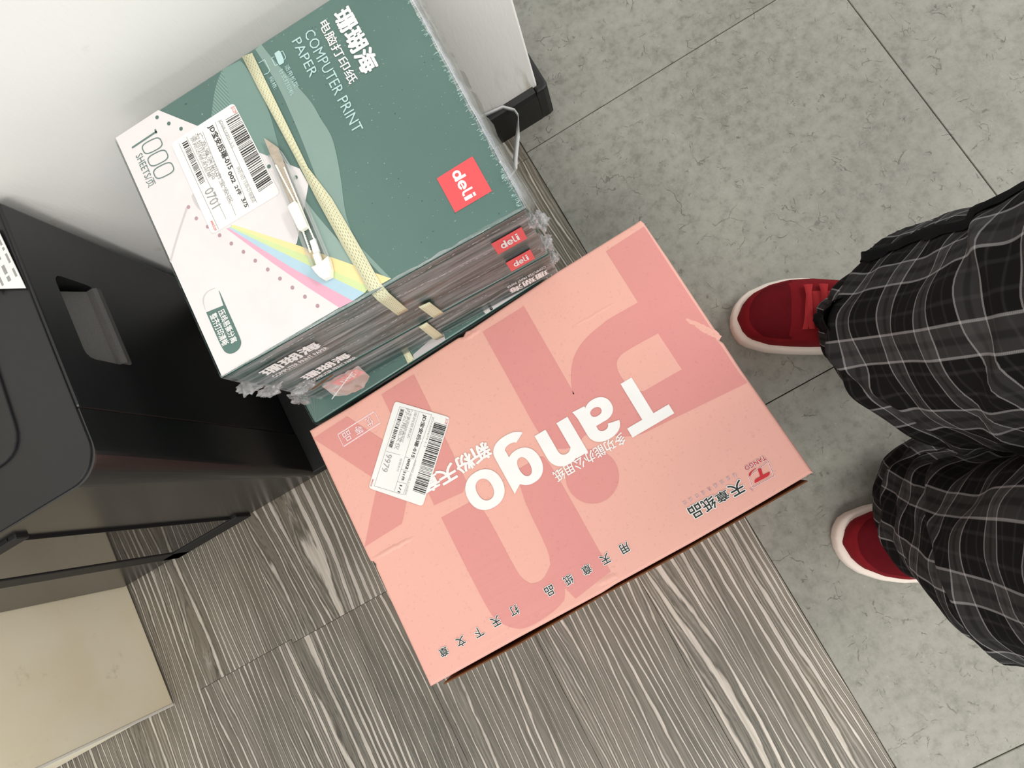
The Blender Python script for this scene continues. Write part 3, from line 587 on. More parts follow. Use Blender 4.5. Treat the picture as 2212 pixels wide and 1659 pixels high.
# heavy display letters drawn as shapes in a unit box
def arc(cx, cy, rx, ry, a0, a1, n=28, p=2.0):
    out = []
    for i in range(n + 1):
        a = math.radians(a0 + (a1 - a0) * i / n); c, d = math.cos(a), math.sin(a)
        out.append((cx + rx * math.copysign(abs(c) ** (2 / p), c), cy + ry * math.copysign(abs(d) ** (2 / p), d)))
    return out
def rect(x0, y0, x1, y1): return [[(x0, y0), (x1, y0), (x1, y1), (x0, y1)]]
def ringshape(cx, cy, rx, ry, ix, iy, jx=None, p=2.2): return [arc(cx, cy, rx, ry, 0, 351, 39, p), arc(cx if jx is None else jx, cy, ix, iy, 0, 351, 39, p)]
def band(o, i): return [o + i[::-1]]
def glyph_shape(ch):
    if ch == 'T': return [rect(0, 0.80, 1, 1), rect(0.365, 0, 0.635, 0.82)]
    if ch == 'o': return [ringshape(0.5, 0.5, 0.5, 0.5, 0.215, 0.285)]
    if ch == 'n': return [rect(0, 0, 0.335, 0.985), rect(0.665, 0, 1, 0.62), band(arc(0.56, 0.60, 0.44, 0.41, 0, 150, 24, 2.2), arc(0.50, 0.60, 0.165, 0.165, 0, 150, 24, 2.2))]
    if ch == 'a': return [rect(0.645, 0.02, 0.965, 0.66), [[(0.645, 0.02), (1.0, 0.0), (0.965, 0.2)]], band(arc(0.50, 0.64, 0.465, 0.37, 0, 168, 26, 2.3), arc(0.50, 0.64, 0.15, 0.135, 0, 168, 26, 2.3)), ringshape(0.37, 0.285, 0.37, 0.30, 0.155, 0.105, 0.46), rect(0.45, 0.46, 0.7, 0.585)]
    if ch == 'g': return [ringshape(0.43, 0.66, 0.43, 0.34, 0.15, 0.185, 0.45), rect(0.675, 0.24, 1, 0.90), [[(0.675, 0.85), (1, 0.85), (1, 1.0)]], band(arc(0.5, 0.26, 0.5, 0.27, 0, -148, 26, 2.3), arc(0.5, 0.26, 0.19, 0.095, 0, -148, 26, 2.3))]
    if ch == 'd': return [ringshape(0.44, 0.36, 0.44, 0.36, 0.19, 0.17), rect(0.72, 0, 1, 1)]
    if ch == 'e': return [band(arc(0.5, 0.36, 0.5, 0.36, 0, 325, 34), arc(0.5, 0.36, 0.25, 0.17, 0, 325, 34)), rect(0.2, 0.30, 0.98, 0.42)]
    if ch == 'l': return [rect(0, 0.26, 0.44, 1.0), band(arc(0.75, 0.27, 0.75, 0.27, 180, 270, 12), arc(0.75, 0.27, 0.31, 0.09, 180, 270, 12)), rect(0.74, 0.0, 1.0, 0.18)]
    if ch == 'i': return [rect(0, 0, 1, 0.70), rect(0, 0.80, 1, 1.0)]
    if ch == '0': return [[arc(0.5, 0.5, 0.46, 0.5, 0, 351, 39, 3.2), arc(0.5, 0.5, 0.385, 0.455, 0, 351, 39, 3.2)]]
BOLD = {c: [(c, 0, 1)] for c in 'Tango'}
BOLD['deli'] = [('d', 0, 0.32), ('e', 0.35, 0.66), ('l', 0.69, 0.84), ('i', 0.88, 1.0)]
BOLD['000'] = [('0', 0, 0.32), ('0', 0.33, 0.65), ('0', 0.66, 0.98)]
def smoothpoly(P, it=2, lim=38):
    for _ in range(it):
        out = []; n = len(P)
        for i in range(n):
            a, b, c = Vector(P[i - 1]), Vector(P[i]), Vector(P[(i + 1) % n]); d1, d2 = b - a, c - b
            ang = math.degrees(abs(d1.angle_signed(d2, 0))) if d1.length > 0 and d2.length > 0 else 0
            if ang > lim: out.append(tuple(b))
            else: out += [tuple(b.lerp(a, 0.25)), tuple(b.lerp(c, 0.25))]
        P = out
    return P
def lettering(key, plane, parent, e, only=None, name='lettering', halo=None, halocols=('black', 'red')):
    groups = {}
    for it in DATA['text_items'][key]:
        if only and it[0] not in only: continue
        groups.setdefault(it[5], []).append(it)
    for colr, its in groups.items():
        for it in its:
            if halo and colr in halocols:
                Print(plane).text(*it[:4], it[4], e - 0.00022, grow=halo).build('lettering_outline', M['white'], parent)
            Print(plane).text(*it[:5], e).build(name, M[colr], parent)
def barcode(Q, plane, parent, e, n, seed):
    rnd = random.Random(seed); a, b, c, d = (Vector(q) for q in Q); t = 0; p = Print(plane)
    ws = []
    while len(ws) < n: ws.append((rnd.choice((1, 1, 1, 2, 2, 3)), rnd.choice((1, 1, 2, 2, 3))))
    tot = sum(x + y for x, y in ws)
    for x, y in ws:
        t0, t1 = t / tot, (t + x) / tot; t += x + y
        p.poly([tuple(a.lerp(d, t0)), tuple(a.lerp(d, t1)), tuple(b.lerp(c, t1)), tuple(b.lerp(c, t0))], e)
    return p.build('barcode', M['ink'], parent)
def ribbon(name, L, R, zf, mat, parent, thick=0.0008):
    """band between two edge lines; zf lifts it"""
    V, uv, F = [], [], []; s = 0
    for i, (l, r) in enumerate(zip(L, R)):
        if i: s += (Vector(l) - Vector(L[i - 1])).length
        V += [l, r]; uv += [(0, s), (1, s)]
        if i: F.append((2 * i - 2, 2 * i - 1, 2 * i + 1, 2 * i))
    o = mesh(name, V, F, mat, parent, True, uv)
    md = o.modifiers.new('t', 'SOLIDIFY'); md.thickness = thick; md.offset = 0
    return o
def nz(x, y, z, s=1.0): return noise.noise((x * s, y * s, z * s))

# ================================================================== the setting
TS = 0.4985; X0 = 0.0846; Y0 = 0.0105
floor = box('floor', (-1.9, -1.9, -0.06), (2.1, 2.0, -0.006), M['sub'], None, 0); tag(floor, kind='structure')
def tilemesh(nm, sx, sy, g, mat, bv=0.0007):
    b = boxbm((g, g, -0.0055), (sx - g, sy - g, 0.0), bv, 1)
    me = bpy.data.meshes.new(nm); b.to_mesh(me); b.free(); me.materials.append(mat); return me
tm = tilemesh('tile', TS, TS, 0.0006, M['tile'])
for i in range(4):
    for j in range(-4, 4):
        o = bpy.data.objects.new('tile', tm); COL.objects.link(o); o.parent = floor; o.location = (X0 + i * TS, Y0 + j * TS, 0)
PW = 0.1641
pm = tilemesh('plank', PW, 0.95, 0.00022, M['wood'], 0.0003)
joint = [0.38, -0.28, 0.50, 0.038, 0.044, 0.30, -0.1, 0.2, 0.45, 0.0, 0.3, 0.1]
joint[0] = -0.45; joint[1] = 0.3
for i in range(12):
    for j in range(-3, 3):
        y = joint[i] + j * 0.95
        if y > 0.56 or y + 0.95 < -1.9: continue
        o = bpy.data.objects.new('plank', pm); COL.objects.link(o); o.parent = floor; o.location = (X0 - (i + 1) * PW, y, 0)
wall = box('wall_back', (-1.9, 0.5555, 0.0), (0.1415, 0.72, 2.7), M['wall'], None, 0.003); tag(wall, kind='structure')
bb = empty('baseboard_back', (-0.5, 0.549, 0.0), kind='structure')
prof = [(0.5555, 0.070), (0.5470, 0.066), (0.5440, 0.060), (0.5430, 0.0), (0.5555, 0.0)]
def extr(name, prof, x0, x1, mat, parent):
    n = len(prof); V = [(x0, y, z) for y, z in prof] + [(x1, y, z) for y, z in prof]
    F = [list(range(n)), list(range(2 * n - 1, n - 1, -1))] + [[i, n + i, n + (i + 1) % n, (i + 1) % n] for i in range(n)]
    return mesh(name, V, F, mat, parent)
extr('skirting', prof, -1.9, 0.134, M['skirt'], bb)
cp = [(0.1345, 0.5436), (0.146, 0.5432), (0.1525, 0.5455), (0.1545, 0.552), (0.1545, 0.72), (0.1418, 0.72), (0.1418, 0.5553), (0.1345, 0.5553)]
prism('corner_cap', cp, 0.0, 0.069, M['skirt'], bb, 0.004)
ceil = box('ceiling', (-1.9, -4.3, 2.72), (2.9, 2.2, 2.78), M['wall'], None, 0); tag(ceil, kind='structure')

# ================================================================== cream cabinet
cab = empty('storage_cabinet', (-1.0, 0.3, 0.0), 'cream laminate cabinet standing on the wood planks left of the black shredder', 'cabinet')
box('carcass', (-1.24, 0.046, 0.004), (-0.7815, 0.545, 0.70), M['cream'], cab, 0.0012)
box('edge_band', (-0.7835, 0.0425, 0.004), (-0.7808, 0.0462, 0.70), M['creamedge'], cab, 0.0006)
box('top', (-1.25, 0.0425, 0.70), (-0.7808, 0.545, 0.72), M['cream'], cab, 0.002)
door = box('door', (-1.235, 0.0445, 0.05), (-0.79, 0.048, 0.69), M['cream'], cab, 0.002)
box('handle', (-0.84, 0.030, 0.36), (-0.828, 0.0446, 0.46), M['steel'], door, 0.003)

# ================================================================== paper shredder
sh = empty('paper_shredder', (-0.6, 0.4, 0.0), 'black office paper shredder with glossy front beside the white wall', 'shredder')
XR, XL, YF, YB, ZT = -0.4205, -0.7795, 0.2365, 0.5415, 0.440
def evalmesh(o):
    bpy.context.view_layer.update()
    m = bpy.data.meshes.new_from_object(o.evaluated_get(bpy.context.evaluated_depsgraph_get())); return m
body = box('shell', (XL, 0.303, 0.03), (XR, YB, ZT - 0.002), M['shell'], sh, 0.004, 3)
hy, hz = (0.3645, 0.4655), (0.345, 0.4005)
cut = frombm('cut', boxbm((XR - 0.03, hy[0], hz[0]), (XR + 0.05, hy[1], hz[1]), 0.010, 3), M['shell'])
md = body.modifiers.new('b', 'BOOLEAN'); md.object = cut; md.operation = 'DIFFERENCE'; md.solver = 'EXACT'
cut.location -= WORLD[cut]
nm = evalmesh(body); body.modifiers.clear(); body.data = nm; bpy.data.objects.remove(cut)
# grip: ramp rising to a rounded lip along the lower edge of the recess
prof = [(-0.029, hz[1] - 0.002), (-0.027, hz[1] - 0.004), (-0.006, hz[0] + 0.007), (0.0015, hz[0] + 0.0065), (0.0040, hz[0] + 0.003), (0.0035, hz[0] - 0.004), (0.0, hz[0] - 0.005), (-0.0290, hz[0] + 0.001)]
V = [(XR + d_, y_, z_) for y_ in (hy[0] + 0.002, hy[1] - 0.004) for d_, z_ in prof]; n_ = len(prof)
F = [list(range(n_)), list(range(2 * n_ - 1, n_ - 1, -1))] + [(i_, n_ + i_, n_ + (i_ + 1) % n_, (i_ + 1) % n_) for i_ in range(n_)]
mesh('grip', V, F, M['handlegrey'], sh)
box('base', (-0.735, 0.2385, 0.003), (-0.368, 0.540, 0.026), M['rubber'], sh, 0.002)  # added black plate standing in for deep shade on the floor beside the packs
def rounded_front(r, y0, y1, x0, x1, n=10):
    P = [(x1, y1)]
    P += [(x1 - r + r * math.cos(a), y0 + r - r * math.sin(a)) for a in [i / n * math.pi / 2 for i in range(n + 1)]]
    P += [(x0, y0), (x0, y1)]
    return P
V, F = [], []; lv = [(0.012, 0.006), (0.06, 0.010), (0.2, 0.018), (0.4, 0.029), (ZT - 0.004, 0.030), (ZT - 0.002, 0.0305)]
for z_, r_ in lv:
    V += [(x_, y_, z_) for x_, y_ in rounded_front(r_, YF, 0.3024, XL, XR, 12)]
nn_ = len(V) // len(lv)
for k_ in range(len(lv) - 1):
    for i_ in range(nn_): F.append((k_ * nn_ + i_, (k_ + 1) * nn_ + i_, (k_ + 1) * nn_ + (i_ + 1) % nn_, k_ * nn_ + (i_ + 1) % nn_))
F += [list(range(nn_)), [(len(lv) - 1) * nn_ + i_ for i_ in range(nn_)][::-1]]
mesh('front_cover', V, F, M['shellfront'], sh)
tp = rounded_front(0.032, YF + 0.002, YB - 0.002, XL + 0.002, XR - 0.002, 12)
prism('top_deck', tp, ZT - 0.002, ZT, M['shell'], sh, 0.001)
prism('feed_panel', roundpoly([(-0.765, 0.292), (-0.485, 0.292), (-0.474, 0.52), (-0.765, 0.52)], 0.03, 6), ZT, ZT + 0.003, M['shell'], sh, 0.0015)
box('window', (-0.656, YF - 0.003, 0.050), (-0.552, YF + 0.01, 0.405), M['glass'], sh, 0.001)
fr = bmesh.new()
for lo, hi in (((-0.678, YF - 0.0045, 0.014), (-0.654, YF + 0.002, 0.42)), ((-0.678, YF - 0.0045, 0.014), (-0.543, YF + 0.002, 0.054)), ((-0.5525, YF - 0.0032, 0.05), (-0.5515, YF + 0.002, 0.42)), ((-0.672, YF - 0.0045, 0.404), (-0.543, YF + 0.002, 0.42))):
    boxbm(lo, hi, 0.001, 1, fr)
frombm('window_frame', fr, M['rubber'], sh)
for x, y in ((-0.70, 0.262), (-0.455, 0.262), (-0.70, 0.50), (-0.455, 0.50)):
    b = bmesh.new(); bmesh.ops.create_cone(b, cap_ends=True, segments=20, radius1=0.0165, radius2=0.0165, depth=0.016, matrix=Matrix.Translation((x, y, 0.0165)) @ Matrix.Rotation(math.pi / 2, 4, 'X'))
    boxbm((x - 0.008, y - 0.011, 0.018), (x + 0.008, y + 0.011, 0.031), 0.002, 1, b)
    frombm('caster', b, M['rubber'], sh, False)
il = prism('instruction_sheet', [(-0.4215, 0.4345), (-0.4262, 0.5095), (-0.54, 0.5300), (-0.535, 0.53), (-0.530, 0.498)], ZT + 0.003, ZT + 0.0038, M['paper'], sh)
pl = Print(topplane(ZT + 0.0039)); rr = random.Random(4)
for i in range(6):
    a0 = Vector((-0.4275, 0.5035)).lerp(Vector((-0.4236, 0.4425)), 0.02); d = Vector((-0.0085 * i - 0.0015, 0.0030 * i))
    t = 0.0
    while t < 0.062:
        wd = rr.uniform(0.003, 0.012)
        q = a0 + d + Vector((0.0631, -0.998)) * t
        if q.y > 0.448 + 0.19 * abs(q.x + 0.43): pl.line([tuple(q), tuple(q + Vector((0.0631, -0.998)) * min(wd, 0.064 - t))], 0.0036 if i % 2 else 0.0024, 0)
        t += wd + rr.uniform(0.0015, 0.008)
pl.build('small_print', M['greyink'], il)

# ================================================================== paper packs
Q1 = DATA['g_quad']
def shrink_ring(Q, d):
    c = Vector((sum(q[0] for q in Q) / 4, sum(q[1] for q in Q) / 4)); return [tuple(Vector(q) + (c - Vector(q)).normalized() * d) for q in Q]
def yfront(x): return 0.245 - 0.0385 * (x + 0.2711)
def frontplane(u, v, e=0.0): return (u, yfront(u) - e, v)
def film(parent, Q, z0, z1, seed, amp=0.002, lip=False):
    V, F = [], []; rnd = random.Random(seed)
    def sheet(a, b, n, m, out):
        base = len(V)
        for i in range(n + 1):
            p = Vector(a).lerp(Vector(b), i / n)
            for j in range(m + 1):
                z = z0 + (z1 - z0) * j / m
                edge = math.sin(math.pi * j / m) * min(1, i / 2 + 0.2, (n - i) / 2 + 0.2)
                k = 0.0012 + amp * edge * max(0.0, 0.35 + nz(p.x * 7 + seed, p.y * 7, z * 75) + 0.5 * nz(p.x * 30, p.y * 30 + seed, z * 190))
                V.append((p.x + out[0] * k, p.y + out[1] * k, z))
        for i in range(n):
            for j in range(m):
                q = base + i * (m + 1) + j; F.append((q, q + m + 1, q + m + 2, q + 1))
    sheet(Q[1], Q[2], 70, 14, (0, -1)); sheet(Q[0], Q[1], 40, 12, (-1, 0))
    # folded lip lying on the top face along the front and right edges
    for a, b, inn, n in ((Q[1], Q[2], (0, 1), 90), (Q[2], Q[3], (-1, 0), 70)) if lip else ():
        base = len(V); a, b = Vector(a), Vector(b)
        for i in range(n + 1):
            p = a.lerp(b, i / n); wv = 0.0026 + 0.0016 * nz(i * 0.31, seed, 2.2)
            for j in range(4):
                f = j / 3
                V.append((p.x + inn[0] * (wv * f - 0.0008), p.y + inn[1] * (wv * f - 0.0008), z1 + 0.0009 + 0.0009 * abs(nz(i * 0.5, j * 2.0, seed)) * (1 - f)))
        for i in range(n):
            for j in range(3):
                q = base + i * 4 + j; F.append((q, q + 1, q + 5, q + 4))
    return mesh('shrink_film', V, F, M['film'], parent, True)
def blob(name, c, size, seed, mat, parent, rough=0.7, sub=3):
    b = bmesh.new(); bmesh.ops.create_icosphere(b, subdivisions=sub, radius=1.0)
    for v in b.verts:
        k = 1 + rough * (nz(v.co.x * 1.7 + seed, v.co.y * 1.7, v.co.z * 1.7) + 0.7 * nz(v.co.x * 4.5, v.co.y * 4.5 + seed, v.co.z * 4.5))
        v.co = Vector((c[0] + v.co.x * size[0] * k, c[1] + v.co.y * size[1] * k, c[2] + v.co.z * size[2] * k))
    return frombm(name, b, mat, parent, True)
GP = 'shrink wrapped green packs of computer print paper, stacked'
def pack(Q, z0, z1, label, with_film=True, seed=1):
    cx, cy = sum(q[0] for q in Q) / 4, sum(q[1] for q in Q) / 4
    t = empty('paper_pack', (cx, cy, z0), label, 'paper pack', GP)
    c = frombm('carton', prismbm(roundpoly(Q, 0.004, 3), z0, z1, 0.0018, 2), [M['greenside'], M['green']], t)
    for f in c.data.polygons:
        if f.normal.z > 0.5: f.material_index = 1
    if with_film: film(t, Q, z0 + 0.001, z1, seed, 0.002 if seed < 40 else 0.0006, seed == 1)
    return t
def sidestrap(parent, name, q, e0=0.0050):
    # q: four front-plane corners tl, tr, br, bl
    L = [frontplane(*Vector(q[0]).lerp(Vector(q[3]), i / 6), e0) for i in range(7)]
    R = [frontplane(*Vector(q[1]).lerp(Vector(q[2]), i / 6), e0) for i in range(7)]
    return L, R
SD = DATA['side']
h = 0.0615; ZG = 0.461
# --- topmost pack
p1 = pack(Q1, ZG - h + 0.0006, ZG, 'topmost green paper pack, with white shipping label and cream strap on its top', True, 1)
PT = topplane(ZG)
E1 = 0.00015
Print(PT).poly(smoothpoly(DATA['g_lines']), E1).build('printed_pattern', M['lines'], p1)
Print(PT).poly(smoothpoly(DATA['g_wave0']), E1 * 1.5).build('printed_pattern', M['g_wave0'], p1)
Print(PT).poly(smoothpoly(DATA['g_wave1'], 3, 55), E1 * 1.7).build('printed_pattern', M['g_wave1'], p1)
Print(PT).poly(smoothpoly(DATA['g_wave2']), E1 * 1.6).build('printed_pattern', M['g_wave2'], p1)
Print(PT).poly(DATA['g_white'], E1 * 2).build('printed_page', M['gwhite'], p1)
for bnd, mm in zip(DATA['g_bands'], ('y', 'gr', 'bl', 'pk')): Print(PT).poly(bnd, E1 * 2.4).build('printed_stripe', M[mm], p1)
for c in DATA['g_holes']: Print(PT).disc(c, 0.0017, E1 * 2.8, 14, 0.0019).build('printed_hole', M['mauve'], p1)
for c in DATA['g_holes2']: Print(PT).disc(c, 0.0018, E1 * 2.8, 14, 0.002).build('printed_hole', M['green'], p1)
Print(PT).poly(smoothpoly(DATA['g_pill']), E1 * 2.6).build('printed_tag', M['green'], p1)
Print(PT).poly(smoothpoly(DATA['g_curl']), E1 * 2.6).build('printed_curl', M['foldgrey'], p1)
Print(PT).poly(smoothpoly(DATA['g_fold']), E1 * 2.5).build('printed_fold', M['foldgrey'], p1)
Print(PT).poly(smoothpoly(DATA['g_ell']), E1 * 2.5).build('printed_fold', M['foldgrey'], p1)
pp = Print(PT).poly(DATA['g_printer'][0], E1 * 3)
for q in DATA['g_printer_l']: pp.line(q, 0.0007, E1 * 3)
pp.build('printed_icon', M['mint'], p1)
lg = Print(PT).poly(DATA['g_red'], E1 * 2.6).build('logo', M['logored'], p1)
lettering('green', PT, p1, E1 * 4)
Print(PT).line(DATA['g_one'], 0.0018, E1 * 4).line(DATA['g_one2'], 0.0016, E1 * 4).build('lettering', M['darkgreen'], p1)
# strap over the top and down the front
sl = [(q[0], q[1], ZG + 0.0013) for q in DATA['g_strapL']]; sr = [(q[0], q[1], ZG + 0.0013) for q in DATA['g_strapR']]
def drop(q): return [frontplane(q[0], ZG - 0.004, 0.004), ]
L2, R2 = sidestrap(p1, 'strap', [(SD['st1'][0][0], ZG - 0.006), (SD['st1'][1][0], ZG - 0.006), (SD['st1'][2][0], 0.4012), (SD['st1'][3][0], 0.4015)], 0.005)
ribbon('strap', [(sl[0][0], 0.506, ZG - 0.03)] + sl + L2, [(sr[0][0], 0.5055, ZG - 0.03)] + sr + R2, None, M['strap'], p1)
# shipping label
lb = prism('shipping_label', roundpoly(DATA['g_label'], 0.004, 4), ZG + 0.0005, ZG + 0.0009, M['paper'], p1)
PL = topplane(ZG + 0.0009)
lettering('glabel', PL, lb, 0.0002); barcode(DATA['g_bar'], PL, lb, 0.0002, 44, 3); barcode(DATA['g_bar2'], PL, lb, 0.0002, 30, 5)
pr = Print(PL)
for l in DATA['gl_lines']: pr.line(l, 0.0004, 0.0001)
pr.build('ruled_lines', M['greyink'], lb)
# front print of the two upper packs
def frontprint(t, key, s1, u0, u1, zb, zt, rot=False, sub='COMPUTER PRINT PAPER'):
    p = Print(frontplane)
    if not rot:
        p.text(s1, (u0, zb + (zt - zb) * 0.38), (u1, zb + (zt - zb) * 0.38), (u0, zt), 0.03, 0.0036)
        p.text(sub, (u0, zb), (u1, zb), (u0, zb + (zt - zb) * 0.25), 0.01, 0.0036)
    else:
        p.text(s1, (u1, zt - (zt - zb) * 0.38), (u0, zt - (zt - zb) * 0.38), (u1, zb), 0.03, 0.0036)
        p.text(sub, (u1, zt), (u0, zt), (u1, zt - (zt - zb) * 0.25), 0.01, 0.0036)
    p.build('lettering', M['white'], t)
def frontlogo(t, q, rot=False):
    lo = Print(frontplane).poly([q[0], q[1], q[2], q[3]], 0.0034).build('logo', M['logored'], t)
    a, b, c, d = (Vector(x) for x in q)
    if rot: a, b, c, d = c, d, a, b
    at = lambda s, r: tuple(a.lerp(b, s).lerp(d.lerp(c, s), r))
    Print(frontplane).text('deli', at(0.2, 0.75), at(0.8, 0.75), at(0.2, 0.2), 0.03, 0.0038).build('lettering', M['white'], t)
frontprint(p1, 'f', '珊瑚海', -0.250, -0.192, 0.4095, 0.4405)
frontlogo(p1, [(-0.0165, 0.438), (0.0125, 0.4385), (0.0125, 0.409), (-0.0165, 0.4085)])
# --- second and third packs
Q2 = [(q[0] + 0.002, q[1] + 0.001) for q in Q1]
p2 = pack(Q2, ZG - 2 * h + 0.0006, ZG - h, 'second green paper pack from the top of the stack', True, 11)
frontprint(p2, 'f', '珊瑚海', -0.241, -0.190, 0.350, 0.380)
frontlogo(p2, [(-0.0150, 0.3815), (0.0105, 0.382), (0.0105, 0.354), (-0.0150, 0.3535)])
L2, R2 = sidestrap(p2, 'strap', SD['st2'], 0.0045); ribbon('strap', L2, R2, None, M['strap'], p2)
Q3 = [(q[0] + 0.003, q[1] + 0.0) for q in Q1]
p3 = pack(Q3, ZG - 3 * h + 0.0006, ZG - 2 * h, 'third green paper pack from the top, turned round, with torn film at its corner', True, 23)
frontprint(p3, 'f', '珊瑚海', -0.028, 0.016, 0.2935, 0.322, True)
frontlogo(p3, [(-0.236, 0.318), (-0.205, 0.3195), (-0.205, 0.296), (-0.236, 0.294)], True)
L2, R2 = sidestrap(p3, 'strap', [SD['st3'][0], SD['st3'][1], (SD['st3'][2][0], 0.279), (SD['st3'][3][0], 0.282)], 0.0045); ribbon('strap', L2, R2, None, M['strap'], p3)
# --- lower packs, shifted a little towards the pink carton
a = math.radians(1.9); ca, sa = math.cos(a), math.sin(a)
def rotq(x, y): return (-0.2885 + x * ca - y * sa, 0.2250 + x * sa + y * ca)
Q4 = [rotq(0, 0.262), rotq(0, 0), rotq(0.298, 0), rotq(0.298, 0.262)]
hl = 0.2765 / 4
lower_labels = ['fourth green paper pack from the top, jutting out behind the pink carton', 'fifth green paper pack from the top of the stack', 'sixth green paper pack from the top of the stack', 'bottom green paper pack of the stack, on the floor']
for i in range(4):
    z1 = 0.2750 - i * hl; z0 = z1 - hl + 0.0004
    t = pack(Q4, max(z0, 0.0), z1, lower_labels[i], i == 0, 40 + i)
    if i == 0:
        P4 = topplane(z1)
        clip = lambda P: [(u, max(v, 0.2250 + (u + 0.2885) * 0.03317 + 0.0008)) for u, v in P]
        Print(P4).poly(clip(DATA['p4_white']), 0.0003).build('printed_page', M['gwhite'], t)
        Print(P4).poly(clip(DATA['p4_lav']), 0.00034).build('printed_stripe', M['foldgrey'], t)
        Print(P4).disc(DATA['p4_hole'][0], 0.0018, 0.0005).line(DATA['p4_slit'], 0.0012, 0.0005).build('printed_holes', M['black'], t)
        q = clip(DATA['p4_strap'])
        ribbon('strap', [(q[0][0], 0.30, z1 + 0.001), (*q[0], z1 + 0.001), (*q[3], z1 + 0.001)], [(q[1][0], 0.30, z1 + 0.001), (*q[1], z1 + 0.001), (*q[2], z1 + 0.001)], None, M['strap'], t)
        # film pleats fanning out on the front left corner
        V, F = [], []
        tip = Vector((-0.2860, 0.2265, z1 + 0.0010))
        for k, (dx, dy) in enumerate(((0.002, 0.030), (0.007, 0.030), (0.012, 0.029), (0.017, 0.027))):
            b = len(V); V += [tuple(tip), (tip.x + dx - 0.0007, tip.y + dy, z1 + 0.0007), (tip.x + dx + 0.0007, tip.y + dy, z1 + 0.0007), (tip.x + dx, tip.y + dy * 0.96, z1 + 0.0016)]
            F += [(b, b + 1, b + 3), (b, b + 3, b + 2)]
        mesh('film_pleats', V, F, M['filmwhite'], t)
# hazy film edge along the right side of the upper packs
def sideflap(parent, Q, z1, ext, seed):
    prof = [(0.0, 0.0), (0.003, -0.002), (0.0062, -0.008), (0.0072, -0.018), (0.0072 + ext, -0.026), (0.0068, -0.024), (0.005, -0.040), (0.001, -0.057)]
    V, F = [], []; n = 46; a, b = Vector(Q[2]), Vector(Q[3]); m = len(prof)
    for i in range(n + 1):
        p = a.lerp(b, i / n); k = 1 + 0.25 * nz(i * 0.5, seed, 0.4); taper = min(1.0, 0.25 + i / 3)
        for j, (dx, dz) in enumerate(prof):
            V.append((p.x + dx * k * taper + 0.0007 * nz(i * 0.35, j * 1.1, seed), p.y, z1 + dz + 0.0007 * nz(i * 0.4, j * 0.7, seed + 5)))
    for i in range(n):
        for j in range(m - 1): q = i * m + j; F.append((q, q + m, q + m + 1, q + 1))
    return mesh('film_seam', V, F, M['filmflap'], parent, True)
sideflap(p1, Q1, ZG, 0.0035, 3)
T = DATA['tuft']
for t_, c_, z_, sd in ((p1, (0.030, 0.238, 0.4110), (0.007, 0.007, 0.0050), 3), (p1, (0.0225, 0.2345, 0.428), (0.004, 0.004, 0.010), 8), (p2, (0.0265, 0.237, 0.362), (0.006, 0.006, 0.009), 5), (p3, (0.026, 0.237, 0.312), (0.006, 0.006, 0.010), 15),
    (p1, (-0.277, 0.245, 0.4110), (0.009, 0.007, 0.0050), 21), (p2, (-0.268, 0.2415, 0.3880), (0.011, 0.005, 0.007), 27), (p2, (-0.252, 0.2405, 0.3500), (0.010, 0.005, 0.005), 33), (p3, (-0.274, 0.2455, 0.314), (0.006, 0.006, 0.014), 35)):
    blob('film_tuft', c_, z_, sd, M['filmwhite'], t_, 0.75, 4)
# torn film bag hanging over the third pack's logo
V, F = [], []; n, m = 18, 10
for i in range(n + 1):
    for j in range(m + 1):
        u = -0.2400 + 0.0435 * i / n; zz = 0.3375 - 0.044 * j / m * (0.45 + 0.55 * math.sin(math.pi * (i / n) ** 0.8))
        V.append((u, yfront(u) - 0.006 - 0.010 * (j / m) - 0.003 * abs(nz(u * 110, zz * 110, 4.2)), zz))
for i in range(n):
    for j in range(m): q = i * (m + 1) + j; F.append((q, q + m + 1, q + m + 2, q + 1))
mesh('torn_film', V, F, M['filmflap'], p3, True)
def tape(name, A, B, w, mat, parent, n=8):
    A, B = Vector(A), Vector(B); V, F = [], []
    for i in range(n + 1):
        p = A.lerp(B, i / n); k = w * (0.7 + 0.6 * nz(i * 0.9, w * 900, 1)); V += [(p.x, p.y - 0.0004, p.z - k), (p.x, p.y, p.z + k)]
        if i: F.append((2 * i - 2, 2 * i, 2 * i + 1, 2 * i - 1))
    return mesh(name, V, F, mat, parent)
tape('fold_highlight', (-0.2045, 0.233, 0.3368), (-0.2390, 0.2215, 0.3300), 0.0010, M['cable'], p3)  # pale ribbon painted in as the highlight along a film fold
tape('torn_card_edge', (-0.2545, yfront(-0.2545) - 0.002, 0.327), (-0.2250, yfront(-0.225) - 0.002, 0.3355), 0.0013, M['kraft'], p3)
# white dashes painted as glints on the film creases along the front
def crease_glints(parent, u0, z0, u1, z1, seed, dens=1.0, e=0.0040):
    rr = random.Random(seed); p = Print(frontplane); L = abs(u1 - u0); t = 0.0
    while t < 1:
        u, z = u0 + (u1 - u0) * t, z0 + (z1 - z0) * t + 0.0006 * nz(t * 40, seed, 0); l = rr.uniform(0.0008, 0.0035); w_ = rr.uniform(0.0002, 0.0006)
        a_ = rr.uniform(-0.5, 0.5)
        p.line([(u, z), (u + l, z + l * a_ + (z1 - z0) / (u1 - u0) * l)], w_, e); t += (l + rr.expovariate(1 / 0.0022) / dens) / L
    o = p.build('film_crease_glints', M['white'], parent); o['kind'] = 'stuff'; return o
crease_glints(p1, -0.190, 0.4495, -0.018, 0.4245, 1)
crease_glints(p1, -0.235, 0.4585, 0.020, 0.4582, 2, 0.9)
crease_glints(p2, -0.200, 0.3930, -0.030, 0.3860, 3)
crease_glints(p2, -0.170, 0.3700, -0.120, 0.3730, 4)
